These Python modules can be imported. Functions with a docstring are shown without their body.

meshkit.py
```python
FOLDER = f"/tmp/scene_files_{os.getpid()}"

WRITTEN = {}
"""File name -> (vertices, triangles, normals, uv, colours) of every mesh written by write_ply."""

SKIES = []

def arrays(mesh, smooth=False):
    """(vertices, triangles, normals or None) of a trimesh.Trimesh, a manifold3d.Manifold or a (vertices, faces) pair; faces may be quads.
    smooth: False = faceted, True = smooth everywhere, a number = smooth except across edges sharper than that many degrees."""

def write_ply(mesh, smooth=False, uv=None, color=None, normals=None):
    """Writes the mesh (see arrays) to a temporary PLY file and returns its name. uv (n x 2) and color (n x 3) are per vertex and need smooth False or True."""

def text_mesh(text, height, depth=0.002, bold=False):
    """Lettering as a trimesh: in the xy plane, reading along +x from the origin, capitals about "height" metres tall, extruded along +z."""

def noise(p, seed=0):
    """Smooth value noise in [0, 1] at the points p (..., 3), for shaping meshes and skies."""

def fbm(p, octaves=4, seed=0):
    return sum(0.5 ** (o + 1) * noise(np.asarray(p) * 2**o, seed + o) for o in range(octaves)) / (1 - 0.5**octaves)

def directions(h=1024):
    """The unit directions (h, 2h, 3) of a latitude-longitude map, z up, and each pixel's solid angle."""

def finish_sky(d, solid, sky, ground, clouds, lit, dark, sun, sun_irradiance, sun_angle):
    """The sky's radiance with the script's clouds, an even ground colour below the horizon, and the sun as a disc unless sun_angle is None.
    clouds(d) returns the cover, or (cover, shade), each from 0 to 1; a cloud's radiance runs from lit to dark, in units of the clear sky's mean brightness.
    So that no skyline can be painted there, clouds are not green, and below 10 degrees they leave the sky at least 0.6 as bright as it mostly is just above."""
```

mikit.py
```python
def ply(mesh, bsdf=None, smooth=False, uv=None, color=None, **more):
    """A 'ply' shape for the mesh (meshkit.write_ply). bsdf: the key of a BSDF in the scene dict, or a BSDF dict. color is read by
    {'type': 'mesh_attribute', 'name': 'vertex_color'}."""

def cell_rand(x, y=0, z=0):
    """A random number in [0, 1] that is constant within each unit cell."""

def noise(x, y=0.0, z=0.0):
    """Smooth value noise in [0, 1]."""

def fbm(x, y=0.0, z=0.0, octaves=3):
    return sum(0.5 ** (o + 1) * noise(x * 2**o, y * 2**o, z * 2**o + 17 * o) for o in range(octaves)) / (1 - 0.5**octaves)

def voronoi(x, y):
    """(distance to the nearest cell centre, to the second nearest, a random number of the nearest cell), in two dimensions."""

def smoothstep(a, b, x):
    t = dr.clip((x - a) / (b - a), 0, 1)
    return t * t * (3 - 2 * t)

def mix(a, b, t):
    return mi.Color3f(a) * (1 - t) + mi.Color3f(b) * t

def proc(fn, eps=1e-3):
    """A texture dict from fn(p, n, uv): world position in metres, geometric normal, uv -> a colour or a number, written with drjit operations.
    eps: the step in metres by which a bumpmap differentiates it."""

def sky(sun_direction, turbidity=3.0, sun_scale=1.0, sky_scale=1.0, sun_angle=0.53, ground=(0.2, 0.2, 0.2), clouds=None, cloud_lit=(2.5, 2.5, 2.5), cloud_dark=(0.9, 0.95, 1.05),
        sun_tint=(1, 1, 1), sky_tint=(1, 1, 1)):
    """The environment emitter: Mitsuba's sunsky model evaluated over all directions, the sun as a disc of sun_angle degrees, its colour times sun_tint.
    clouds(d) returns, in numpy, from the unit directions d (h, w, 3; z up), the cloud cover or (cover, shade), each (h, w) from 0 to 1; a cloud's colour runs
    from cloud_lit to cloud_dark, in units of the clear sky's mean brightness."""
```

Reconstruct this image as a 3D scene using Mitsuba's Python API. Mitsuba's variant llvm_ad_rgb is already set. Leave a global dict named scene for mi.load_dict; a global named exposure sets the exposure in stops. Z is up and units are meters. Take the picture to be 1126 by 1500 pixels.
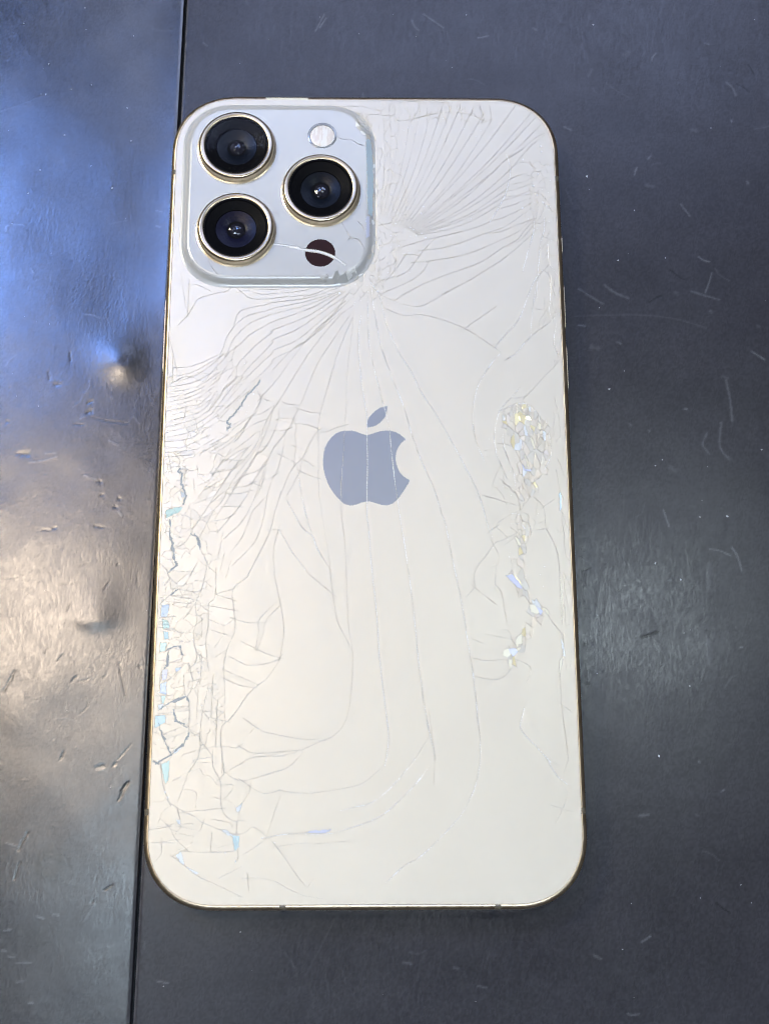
import math
import numpy as np, trimesh, shapely, mitsuba as mi, mikit, meshkit, drjit as dr
from shapely.geometry import Polygon, LineString, MultiPolygon, Point, box
from shapely.ops import unary_union
from scipy.spatial import Voronoi
T = mi.ScalarTransform4f
scene, labels = {}, {}
rng = np.random.default_rng(7)
MM = 0.001

# ------------------------------------------------------------------ camera, light, exposure
scene['camera'] = {'type': 'perspective', 'fov': 31.2085, 'fov_axis': 'x', 'near_clip': 0.01, 'far_clip': 20.0,
    'to_world': T().look_at(origin=[-0.000838, -0.078871, 0.257407], target=[-0.000838 + 0.0168511, -0.078871 + 0.2711429, 0.257407 - 0.9623916],
                            up=[-0.00069314, 0.9625312, 0.27117])}
exposure = 0.0
scene['room_light'] = {'type': 'constant', 'radiance': {'type': 'rgb', 'value': [0.05, 0.05, 0.055]}}

def lamp(key, label, category, pos, look, half, radiance, round_=False):
    """A lamp out of view: a housing with a glowing diffuser let into its face, aimed at 'look' (metres)."""
    w = T().look_at(origin=pos, target=look, up=[0.0, 1.0, 0.01])
    hx, hy = half
    shape = Point(0, 0).buffer(1, 32) if round_ else box(-1, -1, 1, 1)
    shape = shapely.affinity.scale(shape, hx, hy, origin=(0, 0))
    rim = trimesh.creation.extrude_polygon(shape.buffer(0.03, join_style=2).difference(shape.buffer(0.001)), 0.03, engine='earcut')
    back = trimesh.creation.extrude_polygon(shape.buffer(0.03, join_style=2), 0.05, engine='earcut')
    rim.apply_translation([0, 0, -0.02]); back.apply_translation([0, 0, -0.071])
    scene[key + '__housing'] = mikit.ply(trimesh.util.concatenate([rim, back]), 'lamp_metal', to_world=w)
    v, f = trimesh.creation.triangulate_polygon(shape, engine='earcut')
    m = trimesh.Trimesh(np.c_[v, np.full(len(v), -0.012)], f, process=False)
    if m.face_normals[0][2] < 0: m.invert()
    scene[key + '__diffuser'] = mikit.ply(m, 'lamp_metal', to_world=w, emitter={'type': 'area', 'radiance': {'type': 'rgb', 'value': list(radiance)}})
    labels[key] = {'label': label, 'category': category}

scene['lamp_metal'] = {'type': 'twosided', 'bsdf': {'type': 'principled', 'base_color': {'type': 'rgb', 'value': [0.6, 0.6, 0.6]}, 'roughness': 0.5}}
LAMPS = {   # key: label, place (m), half size, round, radiance
    'ceiling_spotlight': ('round warm white ceiling lamp above the left side of the bench', [-0.43, 0.275, 1.5], (0.13, 0.13), True, (19.5, 16, 12.6)),
    'window_light': ('tall blue daylight panel high beyond the far left of the bench', [-0.60, 0.80, 1.5], (0.15, 0.17), False, (3.3, 6.6, 18)),
    'tube_light': ('small greenish white lamp above the bench, right of the phone', [0.335, 0.27, 1.5], (0.07, 0.07), True, (29, 34, 36)),
    'tube_light_001': ('slim greenish white lamp above the near left corner of the bench', [-0.28, -0.03, 1.5], (0.03, 0.14), False, (10.5, 13, 15)),
    'ceiling_panel': ('wide cool white ceiling panel high beyond the far side of the bench', [0.15, 1.15, 1.5], (0.50, 0.16), False, (2.6, 3.2, 5.2)),
    'added_side_lamp': ('added soft white lamp off the left side, lighting the phone from outside the reflections', [-1.10, 0.72, 1.5], (0.20, 0.20), True, (38, 35, 25)),  # added for light on the phone, placed where the sheets don't mirror it
    'ceiling_panel_001': ('added unseen fill panel over the near side, brightening the lower glass', [0.10, -0.78, 1.5], (0.45, 0.15), False, (10, 12.2, 15)),  # added fill with no known fixture, lifts the lower end of the glass
}
for k, (lab, pos, half, rnd, rad) in LAMPS.items():
    lamp(k, lab, 'lamp', pos, [0.0, 0.0, 0.0], half, rad, rnd)

# ------------------------------------------------------------------ traced outlines (millimetres on the phone's back, origin at its centre)
CRACKS = """
L 0.41,36.01 0.53,29.04 0.88,24.19 2.31,17.61 3.49,12.84 4.01,10.88 4.53,7.87 5.14,1.04 5.84,-4.74 6.49,-9.70 7.59,-16.98 8.77,-26.61 9.68,-36.80 10.93,-46.78 12.44,-54.12
L 1.13,37.32 1.49,34.20 2.08,30.33 3.01,25.21 5.49,17.62 7.56,12.01 8.96,6.46 10.73,1.38 13.00,-4.05 14.23,-8.49 15.09,-11.16 15.79,-15.40 17.65,-25.32 18.87,-33.90 19.63,-39.58 20.22,-46.79 20.69,-53.17 19.70,-59.09 17.66,-63.39 15.92,-65.64 12.23,-69.40 9.30,-71.85 6.77,-73.24 4.11,-75.55
L 1.49,38.10 2.81,35.76 3.51,32.39 4.45,28.79 6.98,22.97 8.45,20.70 10.73,15.73 13.21,11.71 16.06,6.39 18.88,0.69 21.27,-4.52 23.16,-11.80 23.37,-12.26
L -1.02,30.83 -1.37,27.75 -1.25,22.66 -0.77,17.62 -0.40,14.79 0.16,10.82 0.25,6.88 0.34,1.03 0.24,-4.75 0.24,-9.70 0.43,-10.26 1.03,-18.29 2.03,-28.23 2.41,-34.75 2.99,-40.78 3.76,-47.01 4.11,-49.84 3.98,-52.65 3.60,-54.95
F -2.44,30.31 -2.91,26.21 -3.37,22.15 -3.59,17.61 -3.77,14.78 -3.94,9.82 -4.28,2.97 -4.63,-2.83 -4.50,-9.70 -3.88,-14.84 -3.20,-29.87 -2.39,-35.55 -2.57,-41.97 -3.54,-47.51 -5.50,-50.25 -7.65,-51.22
M -7.65,-51.22 -11.36,-52.96 -11.43,-53.48 -13.38,-55.71 -16.18,-56.95 -18.97,-57.78
F -2.56,31.21 -4.10,27.23 -5.27,24.17 -6.42,20.12 -8.68,11.22 -9.07,7.67 -9.02,1.52 -8.75,-5.41 -7.66,-12.49 -7.52,-13.19 -6.69,-18.34 -6.70,-19.12 -6.05,-24.52 -5.22,-29.46 -3.39,-33.12
F -3.63,30.82 -5.29,28.25 -8.56,22.89 -9.95,20.11 -10.86,17.60 -12.85,12.34 -13.98,9.87 -14.88,7.90 -17.38,4.47 -18.93,1.31 -21.38,-2.79 -22.03,-4.47
F -2.93,33.41 -5.30,31.33 -10.23,24.92 -14.38,17.84 -17.06,13.08 -18.42,11.09 -19.53,8.38
F -3.41,36.52 -6.26,32.10 -10.26,27.98 -13.98,22.88 -17.43,17.83 -20.24,14.31
F -9.89,38.32 -13.47,37.47 -18.25,37.19 -19.61,37.11 -23.44,37.36 -25.84,37.74
F -7.97,38.07 -13.46,36.74 -18.23,36.26 -20.79,36.19 -23.43,36.96 -24.62,36.70
M -5.82,38.39 -9.16,36.63 -11.78,35.76 -12.97,35.83 -18.21,35.29 -18.38,35.16 -21.96,35.10 -23.40,35.67 -24.62,36.70
M -5.81,37.42 -11.06,35.45 -18.20,34.34 -19.55,33.86 -22.87,33.21 -24.75,32.30 -25.42,30.75 -25.74,29.47
M -5.81,36.77 -11.05,34.80 -18.17,33.09 -19.52,32.57 -22.83,31.66 -24.70,30.37 -26.08,28.70 -27.10,26.90 -27.74,24.61 -28.18,23.60 -27.70,23.29
M -5.81,36.51 -11.04,34.02 -18.15,31.93 -19.50,31.41 -22.56,29.99 -24.64,28.06 -26.01,26.14 -26.56,24.62 -26.89,23.73
M -5.33,36.38 -11.03,33.12 -18.12,30.31 -19.46,29.49 -22.74,27.43 -24.58,25.38 -26.20,24.11 -26.77,23.47
M -4.61,36.38 -11.02,31.70 -18.09,28.52 -18.25,27.95 -21.04,25.65 -23.11,23.36 -24.83,21.21 -25.00,18.94
M -4.13,35.74 -8.64,32.22 -13.35,28.74 -18.05,26.47 -18.21,25.66 -21.67,21.84 -23.95,19.07 -24.88,18.82
M -4.60,34.18 -9.10,30.29 -13.32,26.44 -18.01,24.26 -18.17,23.63 -21.63,20.08 -23.12,18.44 -24.38,17.56
M -3.88,34.18 -7.67,30.29 -12.13,25.68 -17.98,22.41 -18.13,21.60 -20.21,19.33 -22.28,17.57 -25.31,17.11
F -5.78,31.59 -10.02,27.47 -14.01,24.65 -17.48,20.85
M -28.18,23.47 -29.92,22.58 -32.23,21.44 -34.55,20.68 -36.54,20.54
F -27.70,23.22 -29.21,22.33 -31.51,20.81 -33.81,19.55 -37.76,18.66
F -28.50,22.46 -30.33,20.81 -32.40,19.30 -34.70,18.29 -37.72,17.53
F -27.33,22.59 -28.70,21.07 -30.05,19.30 -31.41,17.67 -34.49,18.84 -37.70,17.20
F -25.49,24.37 -26.36,21.58 -27.50,20.07 -28.16,18.56
M -25.40,20.83 -26.56,20.19 -27.37,19.69
F -25.39,20.32 -26.29,18.81
F -36.42,40.05 -35.66,35.36 -35.22,33.04 -34.83,32.01
F -34.81,38.22 -34.83,32.01
M -27.72,36.69 -30.32,36.03 -32.91,35.11 -33.81,33.56 -34.93,31.49 -36.18,30.07
M -32.09,39.02 -30.39,38.24 -27.75,37.73
M -27.25,36.95 -25.84,37.69 -24.37,36.57
F -38.04,26.11 -36.66,20.54
F -37.46,23.06 -37.30,18.78
F -34.45,38.23 -32.77,37.97 -31.31,37.20
F -37.88,15.58 -34.39,16.09 -31.40,17.34 -28.65,19.35
F -37.91,16.58 -35.13,17.08 -32.58,17.84 -29.37,19.85
F -37.83,14.46 -34.36,15.21 -31.14,16.72 -28.86,18.60
F -37.80,13.59 -34.33,14.34 -30.89,16.09 -28.84,17.85
F -37.76,12.60 -34.54,13.47 -32.24,14.35 -29.96,16.10
F -37.73,11.73 -34.27,12.61 -31.96,13.11 -30.15,14.85
F -37.69,10.75 -34.24,11.62 -31.94,12.49 -30.12,13.86
F -37.65,9.64 -34.20,10.63 -31.68,11.62 -30.10,13.11
F -37.60,8.53 -34.17,9.52 -31.88,10.51 -29.84,12.12
F -37.56,7.43 -34.13,8.42 -31.84,9.40 -29.57,11.13
F -37.64,6.45 -34.77,7.07 -32.03,8.18 -29.31,10.15
F -37.60,5.47 -35.19,5.72 -32.90,6.46 -28.82,9.16
F -37.68,4.38 -35.13,4.26 -32.86,5.24 -30.59,6.46
F -37.63,3.28 -35.11,3.53 -32.13,4.02 -29.41,5.73
F -37.72,2.43 -35.53,2.56 -31.87,3.05 -28.69,4.76
F -29.89,13.86 -28.78,15.73 -28.52,14.98 -29.63,12.87
F -29.84,12.12 -28.05,14.61 -27.17,16.60 -25.34,18.23
F -29.13,11.75 -27.11,14.61 -25.31,17.11
F -28.65,11.38 -26.17,14.36 -24.36,16.61
F -27.95,11.14 -25.23,13.87 -23.41,15.86
F -29.39,12.87 -27.61,15.60 -25.79,17.61
F -25.29,16.36 -23.94,18.36 -23.13,18.87
F -27.24,10.89 -25.21,13.37 -22.93,15.37
M -28.67,4.03 -26.40,5.49 -23.68,7.94
M -28.93,5.24 -26.89,6.47 -25.08,8.19 -22.58,10.16
F -28.19,3.54 -25.47,5.49 -22.34,9.91 -20.55,13.13 -20.10,14.13
M -28.61,2.08 -28.18,3.05 -26.78,2.33 -26.11,3.30
M -28.76,-0.70 -27.21,1.36 -26.77,1.96 -24.92,1.73 -23.99,1.73
M -28.76,-0.70 -26.70,-0.45 -25.22,0.03
M -26.76,1.60 -24.50,3.30 -22.44,4.28 -23.55,2.58 -25.33,-0.09 -26.43,-1.78
M -24.56,5.98 -22.30,8.44 -19.32,9.92
F -21.89,10.66 -20.04,11.15 -18.43,12.27
M -25.44,3.48 -22.72,5.68 -20.33,7.52 -20.74,5.19 -23.09,1.79 -25.34,-0.39
M -25.39,1.78 -23.81,3.12 -22.34,4.34
M -25.39,1.78 -23.78,1.78
M -16.69,11.59 -16.78,10.11 -17.43,7.65 -18.99,4.47 -20.01,3.30 -20.47,3.25 -22.59,-0.15 -24.80,-3.52
M -17.74,12.08 -18.39,9.37 -19.71,5.68 -21.26,2.27 -23.92,-1.84 -25.26,-3.28
F -18.42,10.84 -19.53,8.38 -20.06,5.68 -21.95,2.27 -23.96,-0.39
F -20.97,16.05 -20.12,14.44 -17.65,13.45
F -20.12,14.31 -20.66,12.08 -21.90,10.34 -24.13,6.41
M -15.34,7.16 -16.24,5.93 -17.38,4.47 -18.71,1.79
M -15.34,7.16 -15.55,5.69 -15.96,2.77 -16.61,0.34 -17.27,-1.35
F -13.75,9.62 -13.27,8.64 -13.48,6.67 -13.33,4.47 -13.63,1.31
M -9.08,7.66 -9.65,7.05 -10.68,5.21 -11.58,3.02 -12.26,1.92 -13.40,0.83 -14.52,-1.10 -15.84,-4.47
M -12.14,1.44 -12.46,-0.38 -12.91,-1.34 -13.80,-3.27 -14.47,-4.47
F -12.03,1.92 -11.33,1.56 -10.63,1.08
F -16.55,10.11 -15.62,10.23 -13.99,9.99
F -16.42,9.74 -14.44,9.25
M -17.32,7.77 -15.58,7.77 -14.89,8.02
M -13.28,9.13 -11.18,8.89 -9.08,8.03 -9.03,7.42 -7.45,7.54 -5.60,8.28 -4.09,8.78
M -18.88,4.47 -17.38,4.59
F -16.37,13.70 -14.73,13.08 -12.98,12.96
F -12.62,12.09 -10.74,11.48 -8.53,11.24
F -13.33,4.47 -11.59,3.75
M -16.07,2.64 -13.87,1.56 -13.52,1.19
M -12.34,-0.50 -10.61,-1.34 -8.99,-1.82
M -17.16,-1.23 -18.18,-1.83 -19.21,-2.07
F -19.89,3.00 -18.50,2.52
M -18.92,0.82 -19.22,-1.83 -20.08,-4.47
M -19.15,0.58 -20.74,-0.39 -22.79,-1.23
M -21.38,-2.79 -22.97,-3.52 -24.57,-3.64
F -21.15,-2.91 -19.99,-3.39
M -24.50,0.92 -27.14,-3.17 -28.89,-6.05 -30.40,-8.66 -32.35,-11.73
M -23.00,0.92 -25.54,-2.93 -26.83,-6.04 -28.38,-7.95 -29.45,-10.08 -30.73,-12.67
M -21.73,0.93 -24.61,-3.65 -26.14,-6.28 -27.89,-9.13
M -19.43,0.93 -21.42,-2.69 -22.07,-4.61 -23.83,-7.47 -24.93,-8.89 -26.25,-10.55 -27.35,-11.97
M -19.19,0.20 -20.47,-4.37 -21.99,-8.18 -23.52,-10.78 -25.96,-13.14
F -17.76,-2.20 -18.62,-5.32 -19.01,-8.65 -20.06,-12.90 -21.59,-15.48 -24.24,-18.28
F -19.52,-6.28 -21.30,-8.42 -22.15,-10.78 -23.22,-13.61 -24.97,-16.07
M -16.19,-5.32 -17.07,-8.65 -17.81,-11.96 -19.33,-15.48 -21.71,-20.37 -21.92,-21.02 -24.56,-23.44 -24.35,-26.99 -24.02,-31.07 -25.37,-34.67 -25.85,-37.58
F -16.33,-11.96 -17.18,-15.71 -16.98,-20.37 -16.85,-21.25 -16.00,-25.16 -15.16,-29.42 -15.11,-32.60 -15.68,-36.40
M -28.59,-0.77 -26.99,-0.41 -25.39,-0.05
M -28.71,-0.65 -27.72,0.92
M -22.84,-1.13 -21.24,-0.76 -19.42,0.57
M -24.49,-3.65 -23.01,-3.53 -21.65,-2.93
M -25.15,-4.85 -23.66,-4.85 -22.07,-4.42
M -26.34,-7.47 -23.83,-7.52
M -28.42,-10.20 -26.72,-9.96 -25.04,-9.13
M -17.70,-11.96 -16.56,-11.96
F -26.24,-2.81 -25.55,-2.81
F -29.54,-3.54 -27.82,-3.54 -26.49,-1.73 -29.65,-3.66
F -26.86,-13.38 -27.14,-15.25 -27.44,-16.65
F -26.52,-17.35 -26.92,-19.21
F -25.24,-18.63 -25.76,-20.37
F -31.28,-9.61 -29.93,-9.37 -28.15,-7.71
F -31.83,-6.76 -29.58,-5.81
F -28.43,-6.04 -26.87,-4.61 -26.18,-4.85
M -29.52,-18.82 -29.99,-21.71 -30.49,-23.78 -31.41,-26.30 -31.09,-29.26 -31.57,-31.52 -31.38,-33.77 -30.89,-35.34 -29.98,-36.01
M -30.87,-36.01 -31.05,-37.13 -31.90,-38.02
M -31.76,-19.17 -33.13,-21.94 -34.64,-23.43
M -16.00,-25.27 -19.50,-29.04 -19.67,-31.53 -20.07,-34.01
F -15.97,-26.65 -18.38,-29.26 -18.78,-31.75 -19.62,-34.23
M -24.08,-29.03 -21.72,-29.72 -18.60,-29.60
F -27.90,-24.24 -28.09,-25.38 -28.95,-26.30 -28.93,-30.62 -29.22,-31.97 -29.27,-34.00 -28.84,-37.13
F -27.79,-20.09 -27.69,-23.78
F -34.42,-23.43 -31.72,-23.89 -30.49,-23.55
F -35.79,-19.86 -32.29,-20.09
F -35.49,-24.69 -31.44,-25.38
F -35.23,-25.84 -31.64,-26.18
F -28.72,-26.53 -24.46,-27.33
F -26.78,-24.01 -24.56,-23.32
F -28.42,-29.26 -26.16,-30.17 -24.52,-29.26
F -31.63,-26.30 -32.48,-27.66
F -26.76,-24.70 -24.62,-25.39
F -36.36,-31.06 -34.13,-31.52 -31.68,-31.63
F -35.97,-32.75 -34.08,-32.87
M -22.07,-33.56 -18.49,-35.35 -15.81,-36.25
F -24.00,-36.47 -21.54,-37.59 -18.45,-37.37 -16.03,-36.59
F -27.69,-31.30 -25.45,-31.98
F -26.54,-32.65 -27.18,-33.55
F -25.37,-34.67 -26.68,-35.57
F -30.18,-29.71 -30.13,-31.52
M -15.68,-36.40 -17.74,-39.78 -19.69,-41.32 -21.63,-43.31 -22.90,-45.28 -24.38,-47.25 -25.66,-48.34 -26.06,-49.43 -26.00,-51.59 -25.68,-55.47
F -25.85,-37.54 -25.62,-41.98 -25.49,-46.37
M -32.02,-37.98 -31.62,-39.76 -31.39,-40.20 -31.65,-42.19 -32.27,-43.29 -31.90,-44.61 -31.86,-48.98
F -29.96,-36.64 -30.07,-40.20
F -28.79,-42.42 -29.45,-45.93 -29.79,-48.98 -29.84,-50.72
F -27.76,-39.98 -27.93,-41.76
F -27.80,-42.42 -27.91,-46.15
F -26.23,-43.52 -26.86,-44.62 -26.89,-51.16
F -28.23,-49.86 -28.72,-51.59
M -31.86,-48.98 -31.28,-49.85 -29.84,-50.72 -29.68,-52.23 -29.04,-52.02 -27.56,-53.96 -27.42,-55.04
M -29.67,-52.45 -30.04,-54.39 -30.66,-55.46
M -30.15,-54.60 -27.67,-54.18
F -26.63,-52.35 -25.11,-52.35 -23.37,-52.57 -22.72,-52.25
F -22.28,-52.47 -20.30,-53.44 -15.39,-53.34
F -22.00,-55.26 -19.85,-54.19 -15.38,-53.99
M -21.30,-47.80 -19.97,-48.79 -18.21,-49.66 -15.44,-50.32 -12.03,-50.95 -7.49,-51.24
F -19.97,-48.79 -20.71,-49.76
F -29.45,-45.93 -27.91,-46.04
F -27.66,-47.24 -25.24,-47.79
F -25.27,-38.66 -20.14,-40.88
F -25.44,-40.21 -22.77,-41.32 -20.56,-41.66
F -30.42,-42.85 -30.53,-46.37
M -29.76,-53.06 -30.25,-54.78 -31.58,-56.91
F -31.58,-56.91 -32.27,-58.83 -33.05,-61.16
M -27.46,-53.92 -27.29,-55.86 -26.15,-58.00 -25.78,-59.49 -25.72,-61.61 -25.57,-63.09 -24.78,-64.56 -23.47,-65.40 -22.29,-65.41
F -30.02,-55.10 -27.63,-55.21
M -26.15,-58.00 -25.31,-57.04 -25.47,-55.22 -25.74,-53.07
F -24.99,-56.93 -22.86,-55.65 -20.29,-54.26 -15.38,-54.06
M -24.98,-57.04 -23.66,-57.90 -22.03,-58.43 -20.20,-58.01 -15.34,-56.53
F -22.03,-58.43 -20.17,-59.71 -17.99,-60.67 -15.28,-60.05 -15.28,-60.14 -10.50,-60.63 -6.29,-60.17 -3.20,-59.62 -0.39,-58.80 1.87,-57.00
F -20.60,-59.71 -20.79,-60.56 -21.83,-62.25 -22.43,-64.15 -22.72,-65.41 -22.87,-67.92 -22.61,-69.79 -22.46,-71.45
M -34.95,-62.00 -33.85,-62.85 -31.88,-63.91 -30.13,-64.76 -29.03,-65.60 -26.43,-66.65 -24.27,-67.50 -22.77,-67.71 -21.07,-67.30 -19.91,-66.46 -17.63,-68.14 -18.46,-69.18 -20.57,-70.63 -22.25,-71.45
F -17.20,-68.35 -15.67,-69.92 -10.74,-76.37 -9.60,-76.00
F -35.93,-59.03 -33.81,-58.08
F -33.16,-64.12 -32.65,-66.21 -33.05,-66.95
F -32.64,-66.42 -29.85,-66.96 -29.21,-66.85 -28.81,-65.81
F -35.67,-65.58 -34.56,-66.63 -33.64,-68.30 -31.88,-69.97
M -33.54,-71.00 -32.93,-70.28 -31.86,-70.59 -27.59,-70.81 -23.76,-70.62
F -35.96,-69.12 -35.88,-70.99 -36.69,-72.02
F -27.24,-68.32 -27.30,-69.98
F -25.28,-69.78 -23.37,-69.27
F -35.13,-63.06 -35.96,-63.69 -36.54,-65.16
F -31.88,-63.70 -28.67,-63.50 -25.68,-63.19
F -37.97,-66.83 -35.00,-66.42
F -37.24,-69.12 -34.46,-69.13
F -33.73,-71.66 -31.77,-73.11 -29.16,-74.97 -27.44,-75.69 -24.87,-76.83 -22.30,-78.06
F -20.78,-75.21 -18.55,-75.21 -16.42,-75.63 -15.01,-76.15 -14.56,-76.54 -12.25,-77.65 -10.72,-78.21 -7.67,-78.70
F -20.67,-75.21 -20.54,-76.44
F -24.92,-74.78 -22.41,-73.56
F -19.06,-53.60 -16.24,-53.33 -12.57,-53.05
F -19.05,-54.16 -16.23,-54.03 -12.56,-53.47
F 11.60,-47.03 11.85,-49.72 12.24,-52.12 12.30,-54.37 12.16,-58.28
M 11.85,-49.72 10.68,-51.84 8.38,-55.20
L 8.38,-55.20 5.81,-58.26 3.26,-60.75 0.73,-62.39 -3.75,-63.48
L -17.37,-68.21 -13.20,-67.68 -6.80,-67.70 -3.46,-66.89 0.73,-65.54 3.53,-64.05 5.79,-62.13 8.62,-59.38 10.91,-56.60
F -15.53,-69.84 -11.79,-69.31 -7.62,-69.32 -4.56,-69.06
F -15.53,-62.07 -16.33,-64.26 -17.38,-67.53
L -14.43,-7.05 -12.09,-11.31 -10.25,-12.96
L -15.94,-12.49 -13.84,-16.01 -11.54,-19.27
F -10.40,-20.66 -6.05,-24.32
L -12.67,-1.78 -11.93,-5.85 -10.97,-10.13 -9.91,-13.19 -8.86,-16.01 -6.80,-19.27
M 6.00,46.07 8.91,47.01 10.61,47.69 14.26,48.64 17.92,49.59 22.33,50.95 25.28,52.30 27.75,53.12 30.87,54.76 32.80,55.99
M 11.56,45.83 14.23,46.11 17.88,47.05 20.81,48.26 23.75,49.48 27.69,50.97 30.75,53.14 32.75,54.63
F 23.83,49.48 26.76,49.90 30.46,51.52 33.67,52.75
M 9.84,43.17 13.47,43.59 17.34,44.26 20.75,45.20 23.93,46.55 27.44,48.29 30.66,50.05 32.67,52.07
M 7.62,36.35 11.72,38.58 15.83,40.43 20.20,42.03 23.37,43.49 25.59,45.09 27.81,46.70 30.11,48.04 31.63,49.92 33.15,51.80
F 27.88,46.70 29.10,46.84 31.09,48.31 33.62,51.27
F 15.77,36.64 20.14,39.01 24.05,41.65 27.50,44.04 30.55,46.71 33.57,49.66
F 3.31,36.46 6.19,37.78 8.84,39.09 11.02,40.81 12.50,43.19
F 13.28,47.70 11.56,45.83 9.84,43.17 8.38,41.32 6.69,40.27 5.24,39.87 3.32,39.20
F 6.00,45.54 6.10,43.16 5.49,41.05 4.52,39.73
F 7.92,44.75 6.22,41.84
F 8.17,44.89 10.34,44.71
L 28.93,66.46 29.37,64.53 29.32,62.88 28.75,60.14 27.94,57.41 27.95,57.73 26.91,55.55 25.37,52.84
F 35.90,71.23 33.46,68.98 31.66,66.75 29.61,64.26
F 37.31,72.49 34.78,71.22 32.21,68.70 29.17,66.46
F 29.61,64.26 31.12,65.37 32.61,65.51 34.06,64.56
F 29.28,61.64 31.04,62.61 33.03,63.17 34.89,63.46
F 29.13,60.41 31.98,61.11 33.48,61.80
F 28.22,58.82 30.95,59.65 32.94,60.48
F 28.07,57.86 30.41,58.01 32.40,58.84
F 27.92,56.91 30.89,57.88 33.12,58.30
F 26.89,55.01 29.86,55.97 31.85,56.93
L 33.88,51.81 33.57,49.66 32.47,45.92 31.38,41.94
L 34.79,46.46 34.43,43.01 34.07,39.59 33.85,36.44
L 35.85,52.35 35.79,50.47 35.09,48.06
F 33.46,39.32 32.16,36.44
L 36.37,46.47 36.39,43.55 37.18,41.97 37.63,41.18
F 34.12,51.81 35.10,51.81 36.12,52.89 36.31,51.55
F 35.80,57.77 35.97,55.60 35.16,53.43 34.13,52.08
F 34.33,57.76 34.72,55.05 34.15,52.62
F 33.87,58.85 35.81,58.04 37.17,55.06
F 37.22,49.68 37.67,48.61
F 35.98,42.23 34.21,40.11
L 34.57,40.85 33.42,39.19 32.01,35.66 30.60,31.92 29.69,30.29 27.47,27.74 25.36,24.97 26.40,24.06 24.97,22.23 23.21,19.72 21.87,17.00 21.29,15.31 20.55,10.39 21.08,5.95 22.46,2.22
L 34.32,39.90 33.55,36.60 32.88,32.62 32.44,29.14 32.27,27.29 30.83,25.68 29.27,23.61 27.97,22.81
F 32.27,27.29 33.93,28.68 35.91,30.08 36.59,31.01 37.93,32.17
L 36.69,39.44 36.43,35.44 36.23,32.87 36.40,31.70
F 33.22,33.21 35.05,32.98
F 35.33,34.73 35.25,32.63 36.00,32.40
F 35.13,32.17 34.22,30.77 33.94,28.91
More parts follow.
